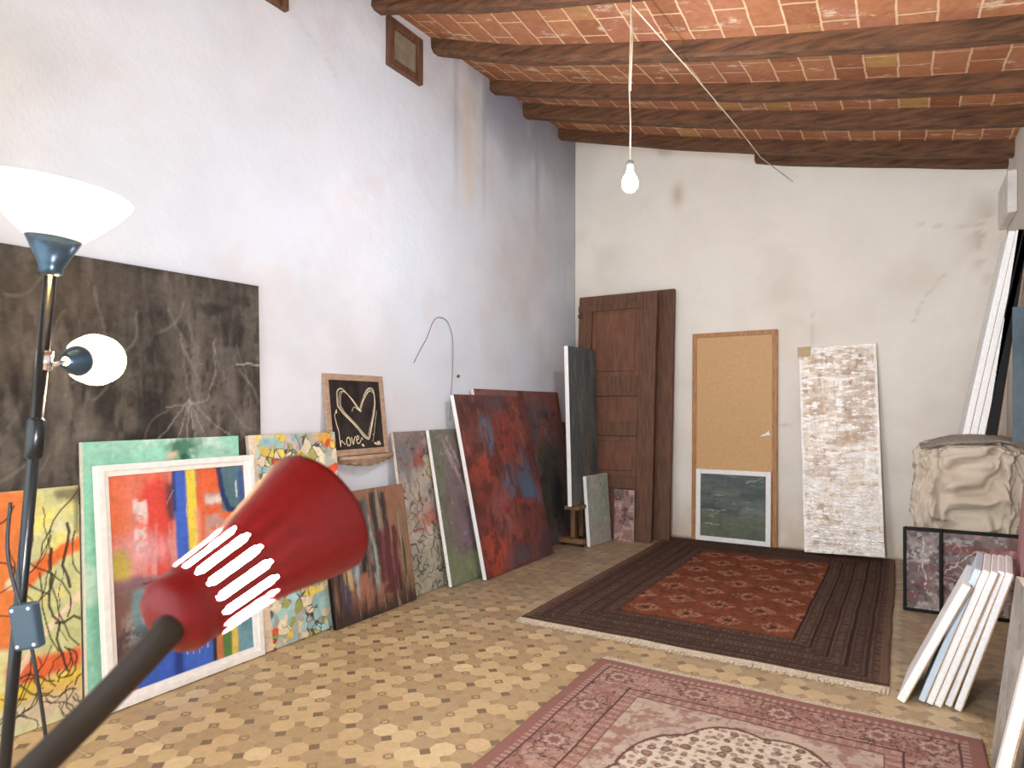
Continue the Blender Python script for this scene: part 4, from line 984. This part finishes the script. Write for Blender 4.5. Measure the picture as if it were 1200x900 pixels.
# switch on its cord
sw = inv @ vp(-.912, D - .03, .89)
c = [inv @ vp(-.955, D - .015, 1.12), inv @ vp(-.957, D - .02, 1.03), inv @ vp(-.935, D - .028, .955), sw, inv @ vp(-.895, D - .03, .80), inv @ vp(-.885, D - .02, .68), inv @ vp(-.87, D, .4), inv @ vp(-.85, D + .05, .02), inv @ vp(-.75, D + .35, .006)]
cs = [Vector(q) for q in c]
def cat3(q, n=8):
    out = []
    for i in range(len(q) - 1):
        a, b_, c_, d_ = q[max(i - 1, 0)], q[i], q[i + 1], q[min(i + 2, len(q) - 1)]
        for k in range(n):
            t = k / n; out.append(.5 * ((2 * b_) + (c_ - a) * t + (2 * a - 5 * b_ + 4 * c_ - d_) * t * t + (3 * b_ - a - 3 * c_ + d_) * t ** 3))
    return out + [q[-1]]
MB().tube(cat3(cs), .0035, 8).build('power_cord', M['black_cable'], o)
rs = Matrix.Rotation(TH, 4, 'Z'); Rz = (inv.to_3x3() @ rs.to_3x3()).to_4x4(); Rz = Rz @ Matrix.Rotation(math.radians(-9), 4, 'Y'); Rz.translation = sw
b = MB(); b.box((-.024, -.011, -.043), (.024, .011, .043), mat=Rz, bev=.005); swo = b.build('cord_switch', M['plastic_slate'], o)
for sx in (-1, 1):
    for sz in (-1, 1):
        b = MB(); b.lathe([(.0035, 0), (.003, .0012)], 12, cap0=True, cap1=True, mat=Rz @ Matrix.Translation((sx * .0155, -.0110, sz * .034)) @ Matrix.Rotation(PI / 2, 4, 'X')); b.build('screw', M['steel_screw'], swo)

# ================================================================== RED DESK LAMP CLOSE TO THE CAMERA
P0 = vp((213 - 600) / F * .50, .50, 1.3 + (478 - 716) / F * .50)
axis = (.58 * (.776 * Vector((CS, SN, 0)) + .63 * Vector((0, 0, 1))) + .81 * Vector((-SN, CS, 0))).normalized()
rot = Vector((0, 0, 1)).rotation_difference(axis).to_matrix().to_4x4()
MW = Matrix.Translation(P0) @ rot @ Matrix.Scale(1.1, 4) @ Matrix.Scale(.92, 4, (0, 0, 1))
arm = [P0 + axis * -.012, vp((198 - 600) / F * .475, .475, 1.3 + (478 - 739) / F * .475), vp((120 - 600) / F * .455, .455, 1.3 + (478 - 822) / F * .455), vp((38 - 600) / F * .43, .43, 1.3 + (478 - 904) / F * .43),
       vp((-60 - 600) / F * .41, .41, 1.3 + (478 - 1002) / F * .41), vp(-.40, .37, .86), vp(-.40, .34, .5), vp(-.40, .34, .03)]
base = arm[-1].copy(); base.z = 0
o = thing('red_lamp', 'glossy red spot lamp with glowing slots on a dark arm, close in front', 'lamp', Matrix.Translation(base))
ib = Matrix.Translation(-base)
MB().tube([ib @ q for q in cat3(arm, 10)], .0108, 16).build('lamp_arm', M['arm_brown'], o)
MB().lathe([(.001, .0), (.12, .0), (.12, .018), (.10, .026), (.012, .032)], 40, cap0=True, cap1=True).build('lamp_base', M['arm_brown'], o)
LM = ib @ MW
NS = 16; SEG = 128; per = SEG // NS
prof = [(.001, -.021), (.014, -.020), (.023, -.016), (.0282, -.008), (.0290, -.001), (.0285, .005), (.0292, .009), (.0300, .012), (.0304, .015), (.0335, .054), (.0340, .057), (.0346, .061), (.0372, .070), (.0402, .082), (.0455, .102), (.0500, .117), (.0535, .131), (.0560, .141), (.0570, .146),
        (.0550, .145), (.0515, .130), (.0480, .116), (.0435, .102), (.0382, .083), (.035, .073)]
def skip(i, k):
    q = k % per
    if i in (8, 9): return q in (2, 3, 4)
    if i == 7 or i == 10: return q == 3
    return False
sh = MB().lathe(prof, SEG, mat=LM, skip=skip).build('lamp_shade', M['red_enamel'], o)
MB().lathe([(.012, .002), (.0245, .006), (.0262, .03), (.0275, .060), (.032, .085), (.034, .100), (.026, .116), (.010, .124)], 30, mat=LM, cap0=True, cap1=True).build('led_bulb', emit('cool_led_glow', (236, 241, 255), 3300), o)

# ================================================================== LIGHT, CAMERA
w = bpy.data.worlds.new('daylight'); bpy.context.scene.world = w; w.use_nodes = True
bg = w.node_tree.nodes['Background']; bg.inputs[0].default_value = (.83, .94, 1.0, 1); bg.inputs[1].default_value = 2.7

cam = bpy.data.cameras.new('camera'); co = bpy.data.objects.new('camera', cam); C.objects.link(co)
cam.sensor_width = 36; cam.lens = 36 * F / 1200; cam.shift_y = (478 - 450) / 1200
co.location = (0, 0, 1.3); co.rotation_euler = (PI / 2, 0, TH)
cam.clip_start = .02
cam.dof.use_dof = True; cam.dof.focus_distance = 4.2; cam.dof.aperture_fstop = 7.5
sc = bpy.context.scene; sc.camera = co
vs = sc.view_settings; vs.view_transform = 'Standard'; vs.look = 'None'; vs.gamma = 1; vs.exposure = .60; vs.use_curve_mapping = False
sc.cycles.max_bounces = 10; sc.cycles.diffuse_bounces = 6; sc.cycles.use_denoising = True
sc.cycles.caustics_reflective = False; sc.cycles.caustics_refractive = False
sc.cycles.sample_clamp_indirect = 6
